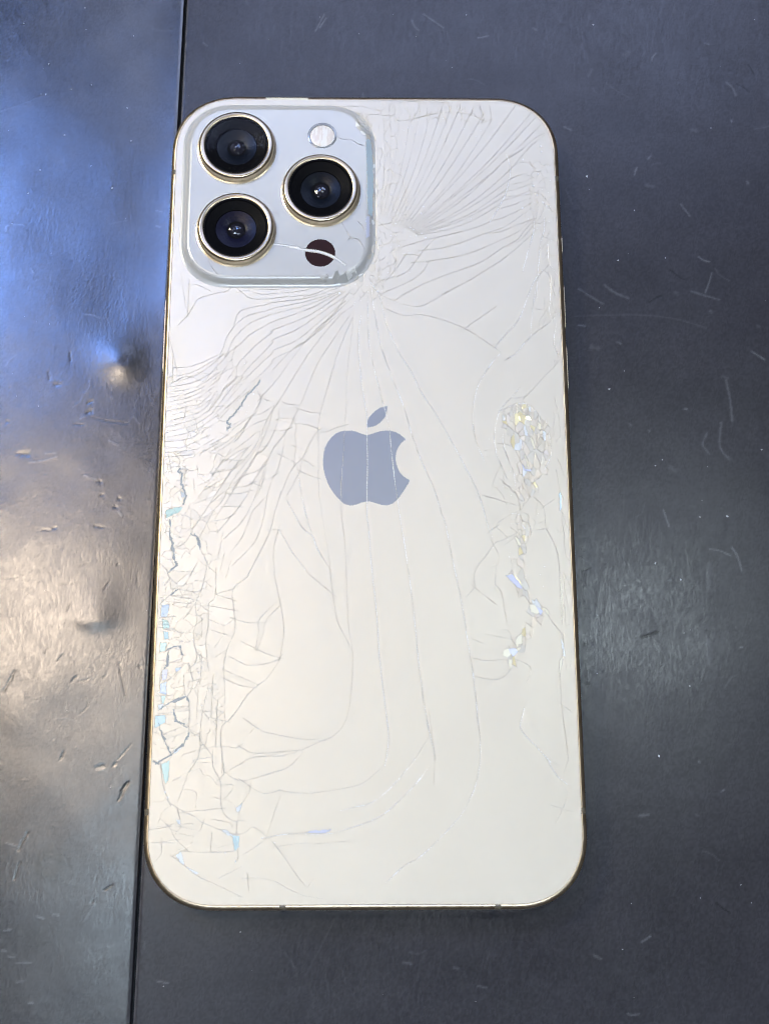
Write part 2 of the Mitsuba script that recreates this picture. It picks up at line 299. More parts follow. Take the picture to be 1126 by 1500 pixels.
F 35.53,31.47 34.81,29.38
F 37.76,22.26 36.20,20.43 34.43,18.61 32.67,16.58 30.72,14.57 30.32,13.68
L 37.28,29.15 36.83,25.92 37.40,23.86
F 36.66,38.73 37.43,36.15
F 3.19,35.90 6.20,34.51 9.85,33.59 12.66,34.53 17.89,37.83
F 4.04,33.10 7.47,31.72 11.98,31.74 19.44,28.98 25.34,24.85
F 19.44,28.98 25.12,33.18
F 6.21,35.21 10.32,37.81
L 29.26,15.87 27.51,13.87 25.96,12.08 25.04,9.30 24.69,6.55 24.74,4.78 25.32,2.05 26.53,-1.05
L 26.36,6.35 26.58,4.00 27.52,1.09 28.20,-0.85 28.34,-2.59
F 24.84,5.17 26.52,5.08 28.36,4.50
F 25.95,11.88 27.82,11.48 29.11,10.89
M 21.58,-4.99 25.49,-6.17 28.56,-7.13
F 28.84,14.37 30.73,14.77
M 29.16,-7.99 26.85,-9.28 25.17,-10.34 24.52,-11.41 25.73,-12.47 26.13,-12.90
F 24.52,-11.41 23.37,-12.26
M 27.77,-12.90 25.69,-13.96 24.24,-14.59 22.75,-16.70 21.07,-18.80 20.21,-20.89 20.36,-22.97 20.26,-23.09 19.12,-24.34
F 23.83,-14.59 24.80,-16.70 24.75,-18.59 24.13,-18.80
F 24.33,-19.01 24.02,-22.97 24.23,-22.68 25.21,-24.13 25.72,-27.64 25.89,-28.87
M 31.72,-5.41 33.52,-7.34 33.84,-9.91 33.89,-11.40 34.94,-13.74 35.87,-16.28 36.18,-18.80 36.23,-22.98 36.37,-24.55 36.39,-29.29
F 33.62,-7.45 35.00,-6.48
M 32.23,-11.94 33.67,-11.77
F 32.41,-6.70 32.21,-9.27 31.74,-11.19
F 27.43,-3.47 26.61,-3.04
F 26.00,-2.39 28.23,-4.55
F 20.26,-23.09 21.95,-24.54 23.54,-25.78
M 33.02,-27.23 34.36,-29.49 35.32,-30.72 36.08,-31.95 36.56,-35.20
F 36.12,-36.21 35.60,-39.23
F 25.02,-31.02 26.43,-31.33 26.97,-33.36
F 22.58,-31.94 26.79,-32.86
M 20.00,-39.61 21.59,-40.11 23.58,-40.32 25.19,-39.82 26.62,-38.42
M 27.88,-36.71 29.06,-37.21 30.23,-38.22 29.78,-39.83
F 19.35,-32.75 21.14,-33.36
F 19.47,-36.29 22.06,-36.80 24.87,-36.60
L 28.56,-46.38 28.07,-49.33 30.55,-52.27 33.20,-55.20 32.81,-55.13 34.29,-57.65 35.42,-58.62
F 32.81,-54.94 34.17,-55.52
F 35.83,-48.30 36.39,-54.17 35.70,-56.50 35.24,-58.42
F 36.14,-60.35 35.46,-62.64 34.20,-65.11
F 33.69,-63.02 36.00,-63.79
F 36.46,-32.35 36.10,-36.40 35.57,-39.62 35.57,-44.81 36.13,-50.72 36.38,-54.23
F 35.57,-44.81 37.11,-46.00
F 3.45,76.22 5.94,76.09 6.67,74.97 9.17,75.27 13.41,76.42 17.41,77.01 21.40,76.47 24.11,75.22
F -6.04,77.99 -1.55,78.30 0.94,77.75 3.18,76.92 2.18,76.35 -1.05,76.33
F 25.45,78.76 25.74,75.65 24.60,74.80
F 23.44,78.74 24.38,75.93 24.11,75.22
F 16.94,78.70 17.66,76.73
F 19.44,78.72 19.65,76.46
F 21.94,78.73 22.16,77.32 21.39,76.19
F 9.20,79.50 13.45,79.25 16.45,79.26
F 10.95,78.95 10.68,77.25 9.66,75.27
F 15.68,78.13 15.16,76.43
F 1.62,71.19 1.88,61.86 1.72,51.18 1.43,43.69
F 2.40,51.18 8.85,52.72
F 2.25,46.67 7.44,47.89
F 2.14,55.73 2.26,48.17 2.78,40.73 1.69,37.04
L 26.14,11.88 28.23,12.88 30.50,13.38 32.33,12.09 33.24,11.10
L 34.85,9.12 35.38,5.78 35.37,2.85 34.36,0.51
M 30.77,10.10 31.47,8.72 32.18,7.54 32.49,5.77 32.50,3.23
L 28.51,-8.85 29.74,-9.06 30.73,-10.34 31.09,-12.04
M 28.27,-9.92 29.51,-10.02 30.30,-10.98 30.67,-12.26
L 28.25,-10.77 29.28,-10.87 30.07,-11.83
M 29.48,4.79 31.39,6.07 32.13,5.97
M 31.07,2.06 33.09,1.29 34.17,0.51
F 31.10,-2.78 32.98,-1.81 34.15,-0.07
W -20.18,18.00 -21.55,16.37 -22.91,14.62 -24.04,12.88 -25.16,11.14 -26.51,9.66 -26.02,8.68 -26.46,7.69
W -35.28,0.18 -35.48,-0.54 -34.77,-1.02 -34.94,-2.70 -34.45,-3.66 -33.94,-5.33 -34.33,-7.00
M -35.98,0.42 -34.37,0.43 -34.18,-1.50
M -34.45,-3.66 -36.45,-5.34
W -36.73,-9.85 -36.49,-13.14 -36.06,-15.49 -35.64,-17.82 -35.27,-18.74 -36.78,-20.36
M -34.26,-9.14 -33.10,-9.61 -32.83,-11.03
M -32.36,-11.50 -32.76,-12.91 -33.84,-14.55 -35.39,-15.49
W -32.77,-12.67 -31.61,-13.38 -30.86,-15.72
M -30.86,-15.72 -30.14,-17.12 -29.41,-18.74
M -33.98,-16.77 -33.56,-16.07 -33.33,-16.19
M -36.78,-20.32 -36.14,-22.40 -35.99,-23.32 -34.65,-23.32 -36.17,-24.47 -37.46,-25.72
W -34.65,-23.32 -36.17,-24.47
M -37.68,-28.80 -35.79,-28.57
M -37.38,-30.61 -36.15,-30.84
W -36.65,-35.00 -34.26,-33.99 -33.53,-35.79
W -36.10,-35.11 -36.13,-37.12 -36.53,-38.24
M -36.07,-35.74 -36.13,-37.08 -36.33,-37.75 -37.16,-38.86 -37.52,-40.86 -37.35,-42.40 -38.09,-43.17 -35.68,-43.07
M -36.12,-37.31 -34.38,-36.64
M -37.51,-41.08 -35.58,-39.97 -33.67,-38.09
M -33.04,-40.20 -32.84,-42.63 -32.49,-43.29
W -32.49,-43.29 -35.84,-44.60 -37.54,-45.92
W -32.49,-43.29 -32.02,-44.39
W -34.82,-45.48 -34.19,-47.67 -33.08,-48.32 -32.18,-48.98
F -36.65,-46.36 -32.73,-45.92
F -35.17,-45.04 -32.76,-45.05
W -37.45,-48.10 -36.73,-49.84 -35.78,-51.79 -34.84,-53.73
W -34.84,-53.73 -32.95,-52.01 -32.12,-50.71 -31.83,-49.63
W -34.84,-53.73 -36.95,-55.01 -37.58,-55.44
F -36.28,-50.06 -34.14,-49.19
F -35.60,-50.92 -32.81,-49.85
M -36.72,-55.40 -36.43,-57.33 -36.14,-59.03 -35.42,-60.95 -34.95,-62.00
M -37.59,-55.19 -36.50,-55.41 -35.03,-54.34 -34.43,-53.05
F -34.35,8.17 -33.73,6.95 -34.37,5.48 -34.09,4.02 -35.33,3.29
F -32.54,9.40 -32.14,7.93
F -35.53,12.11 -34.50,12.36 -34.78,10.63
M -35.99,2.56 -35.27,1.59 -35.44,-0.10 -34.07,0.14 -34.24,-1.55
F -37.36,2.07 -36.94,0.14
F 2.82,53.00 3.32,57.31 3.70,61.66 3.88,66.05 3.86,70.50 3.72,74.98
F 3.21,54.41 3.99,58.42 4.62,62.47 5.01,66.59 5.14,70.76 5.12,74.99
F 3.72,54.52 4.65,58.56 5.46,62.65 6.08,66.81 6.50,71.03 6.80,75.32
F 4.31,53.79 5.63,57.98 6.82,62.25 7.77,66.62 8.48,71.10 9.05,75.65
F 4.89,53.14 6.41,57.53 7.81,61.99 9.04,66.56 10.08,71.22 11.02,75.98
F 5.48,52.67 7.39,57.16 9.17,61.75 10.73,66.47 12.06,71.34 13.26,76.31
F 6.06,52.32 8.19,56.96 10.22,61.69 12.08,66.55 13.78,71.54 15.37,76.64
F 6.65,52.11 9.08,56.83 11.40,61.66 13.52,66.66 15.42,71.83 17.21,77.13
F 7.23,51.90 9.86,56.77 12.41,61.76 14.80,66.90 17.04,72.20 19.18,77.62
F 7.82,51.68 10.89,56.45 13.85,61.34 16.63,66.43 19.22,71.72 21.71,77.16
F 8.37,51.47 11.68,56.09 14.93,60.83 18.04,65.74 21.02,70.83 23.93,76.06
F 8.75,51.26 12.56,55.44 16.21,59.82 19.58,64.52 22.66,69.55 25.59,74.80
F 9.07,51.04 13.64,55.94 18.11,61.04 22.38,66.42 26.47,72.11 30.45,78.01
F 9.36,50.83 14.55,55.33 19.63,60.07 24.49,65.18 29.12,70.68 33.64,76.44
F 9.65,50.61 14.91,55.10 20.08,59.78 25.10,64.78 29.96,70.10 34.74,75.65
F 9.94,50.40 15.47,54.55 20.90,58.96 26.14,63.75 31.17,68.93 36.10,74.39
M 10.23,50.18 14.08,52.80 17.83,55.61 21.41,58.71 24.83,62.12 28.14,65.72
M 10.50,49.97 14.52,52.06 18.42,54.39 22.13,57.10 25.65,60.20 29.06,63.55
M 10.69,49.76 14.63,51.63 18.48,53.70 22.19,56.08 25.77,58.79 29.28,61.70
M 10.97,49.63 14.73,50.96 18.40,52.54 21.91,54.52 25.26,56.90 28.53,59.54
M 11.22,49.48 14.71,50.59 18.14,51.91 21.45,53.55 24.65,55.51 27.78,57.69
M 11.41,49.26 14.69,49.91 17.89,50.82 20.95,52.13 23.90,53.86 26.77,55.85
"""
BUMP_CRACKS = """
M -18.73,46.41 -14.26,45.72 -14.95,45.75 -11.83,45.05 -9.18,44.67 -6.54,43.63 -3.90,41.80
F -31.25,44.12 -30.58,41.76 -29.09,39.68 -27.15,38.39
F -5.72,70.37 -4.98,69.82 -3.02,69.69 -1.54,68.73 -0.06,68.19
M -4.90,51.32 -3.93,49.46 -2.96,47.87 -1.51,47.34 -0.07,45.24
F -2.96,47.87 -3.68,47.07
F -1.52,51.33 -0.55,50.00 -0.07,47.62
"""
SLIVERS = """
mint -37.59,-8.19 -35.45,-7.48 -34.42,-7.71 -34.96,-8.43 -36.08,-8.90 -37.42,-9.61
grey -34.88,-4.50 -34.07,-4.86 -34.04,-5.57 -34.84,-5.57
blue -37.66,-26.41 -36.21,-26.29 -36.57,-28.57 -37.69,-28.57
mint -37.44,-29.02 -36.43,-29.25 -36.04,-30.72 -37.15,-30.84
cyan -37.13,-31.29 -36.24,-31.52 -36.19,-32.64 -36.96,-32.87
mint -37.61,-33.32 -36.49,-33.54 -36.66,-34.89 -37.65,-35.11
lilac -37.07,-38.42 -36.08,-38.42 -36.24,-39.97 -37.10,-40.42
blue -37.30,-41.08 -36.21,-40.64 -36.12,-42.96 -37.34,-42.62
mint -37.10,-43.22 -36.29,-43.22 -36.50,-44.49 -36.94,-44.49
white -37.48,-44.71 -36.61,-44.60 -36.90,-45.59 -37.55,-45.70
cyan -37.94,-46.79 -36.09,-46.68 -36.15,-47.93 -37.96,-48.97
blue -34.66,-38.09 -33.67,-37.98 -34.41,-38.98
white -34.64,-53.09 -32.95,-52.01 -33.14,-52.55 -34.30,-53.62
mint -36.50,-55.41 -35.12,-54.77 -35.21,-58.19 -35.72,-58.78 -36.21,-57.33
white -33.55,-65.16 -32.79,-65.27 -32.65,-66.21 -33.31,-65.79
white -25.57,-66.86 -24.28,-67.08 -23.29,-68.23 -24.48,-67.81
cyan -23.51,-67.91 -22.33,-68.02 -22.40,-69.79 -23.12,-70.83
white -23.10,-63.09 -21.94,-62.25 -22.24,-63.31 -22.76,-63.94
white -33.43,-71.25 -32.49,-70.63 -31.77,-72.90 -32.64,-72.49
white -31.55,-73.21 -29.61,-74.15 -29.08,-74.25 -29.81,-74.56
lilac -10.84,-67.42 -9.03,-67.07 -5.69,-66.89 -7.08,-67.51 -9.03,-67.61
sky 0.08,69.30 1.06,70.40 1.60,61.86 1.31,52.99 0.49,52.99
lilac 0.08,52.38 0.90,52.69 0.76,48.17 0.07,47.56
yellow 30.21,-26.41 31.23,-26.30 32.20,-27.64 31.57,-28.26 30.58,-27.64
yellow 28.02,-32.04 28.83,-31.94 28.78,-33.57 27.75,-34.18 27.47,-33.57
yellow 27.74,-34.58 28.55,-34.28 28.33,-34.89 27.73,-34.99
yellow 25.32,-34.78 26.13,-34.58 26.71,-35.59 25.88,-36.30 25.10,-35.79
yellow 26.18,-36.60 26.88,-36.50 26.63,-38.32 26.13,-38.21
yellow 32.73,-26.92 33.33,-27.03 34.01,-28.06 33.70,-28.16
white 30.66,-25.06 31.44,-25.99 31.03,-26.30
lilac 26.33,-34.58 27.54,-34.48 27.93,-35.09 27.09,-36.10 26.51,-35.39
lilac 26.11,-20.80 27.34,-20.60 28.72,-22.26 29.09,-23.30 28.09,-22.89
lilac 31.43,-26.41 32.82,-27.34 32.38,-28.26 32.00,-27.44
yellow 27.97,-13.11 28.57,-13.74 29.15,-15.01 28.54,-14.80
yellow 36.23,-20.39 36.45,-22.47 36.57,-24.55 36.49,-29.29 36.19,-29.29 36.13,-24.55
yellow 35.71,-36.31 36.11,-36.41 35.85,-38.03 35.39,-39.43 35.45,-38.02
white 35.95,-32.76 36.41,-33.78 36.63,-36.01 36.23,-36.01
sky 36.68,-4.76 37.04,-4.65 37.14,-7.34 36.76,-8.20
white 34.06,7.94 34.60,7.35 34.54,5.78 34.08,5.78
yellow 31.59,6.56 32.13,5.97 32.44,4.01 32.07,4.21
yellow 33.19,9.71 33.72,8.92 33.69,7.94 33.23,8.13
yellow 30.27,3.03 30.88,1.87 31.29,0.12 31.01,0.12
lilac 29.83,1.09 30.45,-0.07 31.93,-0.07 31.17,-0.46 30.17,-0.17
white 26.49,10.89 26.86,10.69 26.74,9.70 26.37,9.90
yellow 29.34,12.48 30.80,11.09 30.52,10.99 29.51,11.88
"""
CRUSHED = """
Z 26.49,11.09 28.22,12.48 30.49,13.18 31.97,12.59 33.42,11.10 34.85,9.12 35.38,5.78 35.28,2.85 34.17,0.51 32.79,-2.00 31.09,-2.97 28.87,-3.17 29.34,-0.08 29.26,3.42 28.37,4.79 27.30,6.55 26.45,9.31
Z 28.47,-3.25 32.84,-3.03 33.22,-4.11 31.94,-5.19 31.11,-5.19 29.89,-4.33 29.63,-6.06 29.88,-7.99 30.76,-9.70 31.09,-12.04 30.19,-14.59 29.81,-16.70 29.47,-17.96 29.18,-20.47 29.54,-22.14 29.72,-22.97 29.78,-22.99 30.47,-24.86 32.83,-27.03 32.98,-28.47 31.31,-30.11 30.22,-32.55 28.52,-35.19 27.08,-36.60 26.93,-38.22 26.22,-38.42 26.08,-36.60 25.20,-35.59 25.93,-34.58 27.34,-34.58 27.81,-32.14 29.46,-30.92 31.13,-29.29 30.36,-28.05 30.11,-26.41 28.84,-24.96 27.89,-22.89 27.88,-22.97 25.52,-20.26 27.95,-20.68 28.63,-18.59 28.69,-16.70 28.33,-15.01 27.56,-13.32 28.63,-11.83 27.87,-9.70 29.15,-8.20 29.11,-6.06
Z 1.05,67.74 1.89,67.28 2.13,51.18 1.83,41.02 0.75,40.13 0.75,43.68 1.44,51.18 1.32,60.32
Z 0.75,41.01 -0.74,39.24 -4.11,38.63 -8.83,38.32 -9.11,39.06 -4.79,39.51 -1.42,40.41
Z -2.16,77.48 0.64,75.60 1.75,71.19 1.89,67.75 0.78,69.30 -1.03,70.23 -2.01,72.74
"""
EMBLEM = """
body 0.25,6.83 -0.96,7.17 -2.07,7.62 -3.28,7.75 -4.68,7.61 -5.97,6.96 -7.08,5.69 -7.81,4.12 -8.12,2.18 -8.05,0.24 -7.67,-1.50 -7.01,-3.23 -6.09,-4.76 -4.98,-6.09 -4.06,-6.86 -2.96,-7.24 -1.86,-7.08 -0.76,-6.66 0.33,-6.43 1.43,-6.62 2.53,-7.00 3.81,-7.23 4.91,-6.94 6.02,-5.99 7.13,-4.46 7.88,-3.21 8.35,-2.21 7.34,-1.57 6.42,-0.51 5.88,0.84 5.70,2.20 5.90,3.56 6.46,4.73 7.21,5.61 7.64,6.00 6.66,6.89 5.55,7.51 4.25,7.76 2.95,7.66 1.64,7.27
leaf 0.16,8.35 0.25,9.43 0.72,10.52 1.65,11.61 2.77,12.40 4.18,12.74 4.08,11.41 3.61,10.32 2.76,9.34 1.65,8.61
"""
SCRATCHES = """
d 0.5 -65.75,-37.50 -67.52,-41.25
d 0.3 -56.93,-34.41 -57.72,-35.44
d 0.3 -55.69,-52.38 -56.12,-53.71
d 0.35 -43.54,-58.03 -45.22,-61.14
d 0.3 -43.71,-57.87 -44.80,-59.51
d 0.2 -46.27,-35.97 -45.55,-38.89 -44.79,-41.97
d 0.5 -49.51,-55.31 -48.19,-54.99
l 0.4 -49.50,-55.58 -48.33,-55.52
d 0.4 -46.36,-54.89 -46.04,-54.56
d 0.2 -43.36,-51.07 -45.58,-53.73
d 0.4 -54.30,-38.61 -54.93,-39.39
d 0.2 -53.74,-39.40 -52.07,-39.06
d 0.15 -43.63,-18.60 -43.54,-20.74
d 0.15 -54.65,-17.17 -53.30,-16.45
d 0.15 -58.25,-20.74 -55.15,-20.56
d 0.15 -69.74,-19.67 -66.13,-19.31
d 0.2 -56.30,-24.63 -56.88,-26.39
d 0.2 -59.59,-32.67 -60.36,-34.06
d 0.2 -48.93,-20.38 -49.89,-21.80
d 0.15 -52.23,-42.30 -51.80,-43.99 -53.07,-45.35
d 0.3 -47.53,-16.99 -47.37,-16.81
d 0.3 -49.03,-38.55 -48.86,-38.62
d 0.3 -42.49,-36.49 -42.32,-36.67
d 0.4 -61.42,-67.01 -62.71,-69.90
l 0.3 -61.21,-67.66 -62.39,-69.74
d 0.35 -62.44,-72.29 -63.08,-74.99
l 0.3 -62.26,-72.61 -62.86,-74.89
d 0.25 -45.49,-76.16 -47.08,-77.10
l 0.35 -48.64,-79.61 -50.37,-82.42
d 0.2 -48.78,-78.67 -49.08,-79.29
l 0.2 -65.08,-68.77 -62.90,-69.42
l 0.25 -64.49,-84.00 -63.21,-83.82
l 0.15 -62.02,-89.47 -59.29,-89.49
l 0.25 -63.38,-88.39 -62.24,-88.55
l 0.2 -58.84,-81.60 -57.52,-81.92
l 0.2 -55.94,-81.30 -54.96,-81.40
l 0.2 -64.58,-87.37 -63.77,-87.44
l 0.15 -61.64,-92.68 -60.37,-92.60
l 0.2 -59.33,-96.27 -58.53,-96.18
l 0.2 -56.83,35.11 -55.18,34.92 -53.50,34.33
l 0.15 -54.78,20.80 -54.89,19.45 -55.54,18.10
l 0.12 -71.77,23.86 -70.96,25.22 -69.76,26.20
l 0.2 -50.36,8.20 -48.53,7.26
l 0.2 -45.77,13.14 -44.44,11.62
d 0.35 -63.19,22.52 -62.85,21.17
d 0.7 -61.57,19.74 -60.86,19.93
d 0.7 -54.77,13.96 -54.25,14.19
d 0.6 -54.89,16.10 -54.43,16.26
d 0.2 -57.33,11.60 -55.53,11.41
d 0.3 -52.29,-9.22 -50.34,-9.58
d 0.2 -62.22,-9.95 -60.64,-10.13
d 0.8 -67.99,5.54 -66.03,5.36
l 0.2 -65.74,3.68 -62.93,4.05 -60.49,4.80
l 0.2 -62.67,5.55 -60.54,5.63
l 0.2 -54.96,1.08 -52.07,-0.03
l 0.25 -47.87,-6.29 -47.20,-7.21
d 0.4 -48.62,-5.38 -48.26,-5.56
d 0.35 -51.38,-2.99 -51.03,-3.06
d 0.35 -48.00,-3.72 -47.64,-3.91
d 0.4 -52.06,-0.22 -51.70,-0.33
d 0.4 -60.14,-9.59 -59.79,-9.66
d 0.3 -59.09,26.62 -58.82,25.06
d 0.3 -70.54,19.22 -70.50,19.14
d 0.3 -70.58,12.14 -70.29,12.03
l 0.25 -50.46,17.34 -50.08,16.96
l 0.2 -50.64,21.12 -49.92,21.12
l 0.25 -56.14,12.74 -55.44,13.12
l 0.15 -70.24,55.04 -73.57,54.69 -73.66,53.46
l 0.2 -68.10,45.11 -67.48,44.10
l 0.15 -43.12,58.24 -41.99,57.95
l 0.2 -42.98,54.75 -42.22,54.51
l 0.12 -76.96,81.34 -72.50,83.11 -68.04,85.32
l 0.1 -52.72,55.20 -49.02,56.05
l 0.6 55.63,95.92 56.45,96.60
l 0.5 48.39,92.07 47.74,90.73
l 0.6 69.00,77.81 69.85,77.69
l 0.5 58.60,64.63 60.12,64.47
l 0.35 77.19,89.38 78.46,88.05 79.00,86.29
l 0.3 73.14,98.98 74.11,98.76
l 0.4 79.90,65.72 80.05,65.16
l 0.25 77.62,80.22 77.70,79.78
l 0.35 59.95,71.59 59.34,70.94
l 0.25 56.84,68.79 56.25,67.08
l 0.25 68.60,48.32 69.50,47.58 70.60,47.22
l 0.35 41.98,78.39 43.30,77.66
l 0.3 65.59,60.36 67.32,57.64
l 0.3 43.49,41.08 45.66,39.48 48.37,37.67
l 0.35 48.75,41.91 51.09,40.10 53.46,39.10
l 0.3 66.60,40.56 69.15,39.68 72.08,38.76
l 0.15 70.99,44.64 70.27,42.40 69.39,40.37
l 0.5 63.05,40.55 63.58,40.15
l 0.4 70.15,36.22 70.32,35.94
l 0.2 43.15,33.05 44.44,32.86
l 0.7 45.53,28.30 46.99,27.91
l 0.3 50.74,29.38 51.46,28.99
l 0.5 79.54,32.97 79.75,32.77
l 0.25 77.92,27.41 80.37,25.64
l 0.5 71.63,21.89 72.53,21.70
l 0.35 72.31,21.11 72.80,16.84 72.86,12.61
l 0.35 70.65,12.22 70.05,7.26 71.66,4.54
l 0.3 67.70,9.92 66.71,7.64 67.94,5.56
l 0.2 58.07,-5.85 58.51,-7.51 58.94,-9.16
l 0.25 63.31,15.09 64.04,15.05
l 0.6 59.86,3.09 60.70,2.16
l 0.3 52.41,11.88 52.61,11.65
l 0.3 56.14,10.59 56.27,10.36
l 0.1 42.50,35.05 55.12,35.37 62.49,34.51 69.04,32.54
l 0.2 70.90,-13.36 72.00,-15.35 72.50,-18.07
d 0.3 52.42,-31.03 54.00,-30.61 55.60,-29.98
d 0.2 41.08,-32.42 42.29,-32.42
d 0.2 40.59,-39.87 42.13,-39.98
d 0.2 47.84,-21.83 48.71,-21.90
d 0.2 41.88,-17.88 43.30,-17.52
l 0.35 58.29,-19.97 58.76,-19.79
l 0.8 66.42,-16.80 66.00,-21.83
l 0.7 65.22,-31.74 65.11,-35.93
l 0.3 61.81,-54.48 61.97,-54.65
l 0.25 65.67,-59.90 66.13,-59.64
l 0.35 50.26,-64.26 51.78,-64.14
l 0.5 60.83,-64.16 61.09,-64.29
l 0.12 41.45,-15.54 43.17,-16.62 44.15,-18.24
l 0.12 45.78,-20.93 47.31,-21.83 48.27,-23.61
l 0.25 71.21,-33.01 71.49,-33.01
l 0.15 3.03,-75.56 4.89,-73.78
l 0.2 -8.44,104.76 -9.89,102.20
l 0.15 -8.89,105.61 -10.76,101.34
l 0.2 12.53,105.78 16.92,102.40
l 0.2 24.25,99.91 26.47,100.44
l 0.3 36.13,102.55 36.99,101.87
l 0.3 6.63,-89.66 8.08,-89.90
l 0.3 15.73,-90.62 16.58,-90.86
l 0.3 40.78,-88.66 41.98,-89.24
l 0.3 19.92,-93.75 21.36,-93.99
l 0.25 49.47,-86.37 51.00,-85.44
l 0.25 -36.88,-92.67 -34.94,-93.03
"""
SPECKS = "-60.51,106.70 -49.77,99.86 -58.08,87.80 -63.07,75.72 -67.67,67.47 -52.49,63.42 -62.25,86.67 -67.59,85.41 -67.43,92.81 -73.35,102.70 -42.20,82.56 -50.24,82.29 -49.12,74.48 -69.77,62.11 55.81,58.84 51.83,47.43 46.29,66.68 49.29,103.33 48.70,19.19 78.31,6.52 56.98,3.17 65.11,-7.32 70.46,-7.20 54.41,-53.46 60.58,-19.86 61.02,-40.42 55.85,-16.62"
CRUMBS = "11.67,55.34 11.17,53.85 8.94,50.75 9.55,50.22 10.14,48.88 11.24,49.42 11.96,48.49 6.92,57.08 6.03,51.54 5.22,58.02 32.01,66.15 35.79,68.02 35.71,69.27 29.34,63.43 34.99,62.91 37.41,61.41 33.91,60.16 34.58,57.98 31.55,55.17 35.87,56.41 34.58,58.03 36.46,55.60 -5.09,36.38 -8.65,32.87 -3.66,39.39 -7.25,38.07 2.33,36.80 1.61,37.84 -26.46,7.69 -21.64,15.12 -24.24,11.89 21.19,52.78 -24.70,-70.92 -22.87,-72.32 -18.27,-68.35 -16.11,-69.19 -35.20,-61.26 -35.66,-60.42"


def lines(text):
    for row in text.strip().splitlines():
        head, *rest = row.split()
        n = next(i for i, s in enumerate(rest) if ',' in s)
        yield [head, *rest[:n]], np.array([[float(c) for c in s.split(',')] for s in rest[n:]])

def curve(p, per=5, close=False):
    """Catmull-Rom through the points."""
    p = np.asarray(p, float)
    if len(p) < 3 and not close: return np.array([p[0] + (p[-1] - p[0]) * t for t in np.linspace(0, 1, 5)])
    q = np.vstack([p[-1], p, p[0], p[1]]) if close else np.vstack([2 * p[0] - p[1], p, 2 * p[-1] - p[-2]])
    out, t = [], np.linspace(0, 1, per, endpoint=False)[:, None]
    for i in range(1, len(q) - 2):
        a, b, c, d = q[i - 1:i + 3]
        out.append(0.5 * (2 * b + (c - a) * t + (2 * a - 5 * b + 4 * c - d) * t**2 + (3 * b - a - 3 * c + d) * t**3))
    return np.vstack(out) if close else np.vstack([*out, q[-2:-1]])

def ribbon(p, width, ragged=0.25, taper=True):
    """A polygon along the polyline p, of uneven width (mm)."""
    n = len(p)
    d = np.gradient(p, axis=0); d /= np.linalg.norm(d, axis=1, keepdims=True) + 1e-9
    nn = np.c_[-d[:, 1], d[:, 0]]
    w = width * (1 + ragged * rng.standard_normal(n)).clip(0.35, 2.2) / 2
    if ragged < 0.5:      # cracks fade and swell along their length
        k = np.cumsum(np.r_[0, np.linalg.norm(np.diff(p, axis=0), axis=1)]); ph = rng.uniform(0, 6.3, 3)
        w = w * (0.75 + 0.38 * np.sin(k * 0.9 + ph[0]) + 0.30 * np.sin(k * 2.3 + ph[1])).clip(0.18, 1.5)
    if taper: w = w * np.minimum(1, 0.45 + np.minimum(np.arange(n), np.arange(n)[::-1]) / 4)
    g = Polygon(np.vstack([p + nn * w[:, None], (p - nn * w[:, None])[::-1]]))
    if not g.is_valid: g = LineString(p).buffer(width / 2, cap_style=2, join_style=2)
    return g

# ------------------------------------------------------------------ materials
def rgb(*v): return {'type': 'rgb', 'value': list(v)}
def mat(key, **k):
    scene[key] = {'type': 'twosided', 'bsdf': {'type': 'principled', **k}}

def frost(p, n, uv):
    f = mikit.fbm(p.x * 9000, p.y * 9000, 0.0, 2)
    g = mikit.fbm(p.x * 60 + 3, p.y * 60, 0.0, 3)
    return mikit.mix((0.745, 0.675, 0.56), (0.785, 0.715, 0.60), f * 0.5 + g * 0.5)
def frost_rough(p, n, uv):   # handled glass: faint smears change the gloss
    s = mikit.smoothstep(0.5, 0.75, mikit.fbm(p.x * 140 + 3 * mikit.noise(p.x * 40, p.y * 40, 2.0), p.y * 45, 5.0, 3))
    return 0.385 + 0.05 * s + 0.05 * mikit.fbm(p.x * 900, p.y * 900, 3.0, 2)
mat('frosted_gold', base_color=mikit.proc(frost), roughness=mikit.proc(frost_rough), metallic=0.5, specular=0.5)
mat('logo_silver', base_color=rgb(0.40, 0.42, 0.475), roughness=0.30, metallic=0.6)
mat('bump_glass', base_color=rgb(0.61, 0.60, 0.58), roughness=0.24, metallic=0.12, specular=0.7)
mat('under_glass', base_color=rgb(0.66, 0.615, 0.54), roughness=0.5, metallic=0.2)
mat('gap_grey', base_color=rgb(0.40, 0.41, 0.40), roughness=0.5)
def worn_gold(p, n, uv):
    f = mikit.fbm(p.x * 1500, p.y * 1500, p.z * 1500, 3)
    return mikit.mix((0.62, 0.46, 0.28), (0.90, 0.74, 0.52), f)
def worn_rough(p, n, uv): return 0.20 + 0.30 * mikit.fbm(p.x * 2500, p.y * 900, p.z * 900, 2)
mat('polished_gold', base_color=mikit.proc(worn_gold), roughness=mikit.proc(worn_rough), metallic=1.0)
mat('ring_gold', base_color=rgb(0.60, 0.49, 0.345), roughness=0.27, metallic=1.0)
mat('antenna_plastic', base_color=rgb(0.15, 0.125, 0.09), roughness=0.4)
mat('lens_black', base_color=rgb(0.003, 0.003, 0.004), roughness=0.45, specular=0.06)
mat('lens_coating', base_color=rgb(0.002, 0.004, 0.009), roughness=0.3, specular=0.15)
mat('lens_coating_blue', base_color=rgb(0.004, 0.004, 0.018), roughness=0.3, specular=0.15)
mat('lens_element', base_color=rgb(0.012, 0.012, 0.02), roughness=0.08, specular=1.0)
scene['cover_glass'] = {'type': 'thindielectric', 'int_ior': 1.10}
mat('sensor_maroon', base_color=rgb(0.035, 0.016, 0.018), roughness=0.12, specular=0.5)
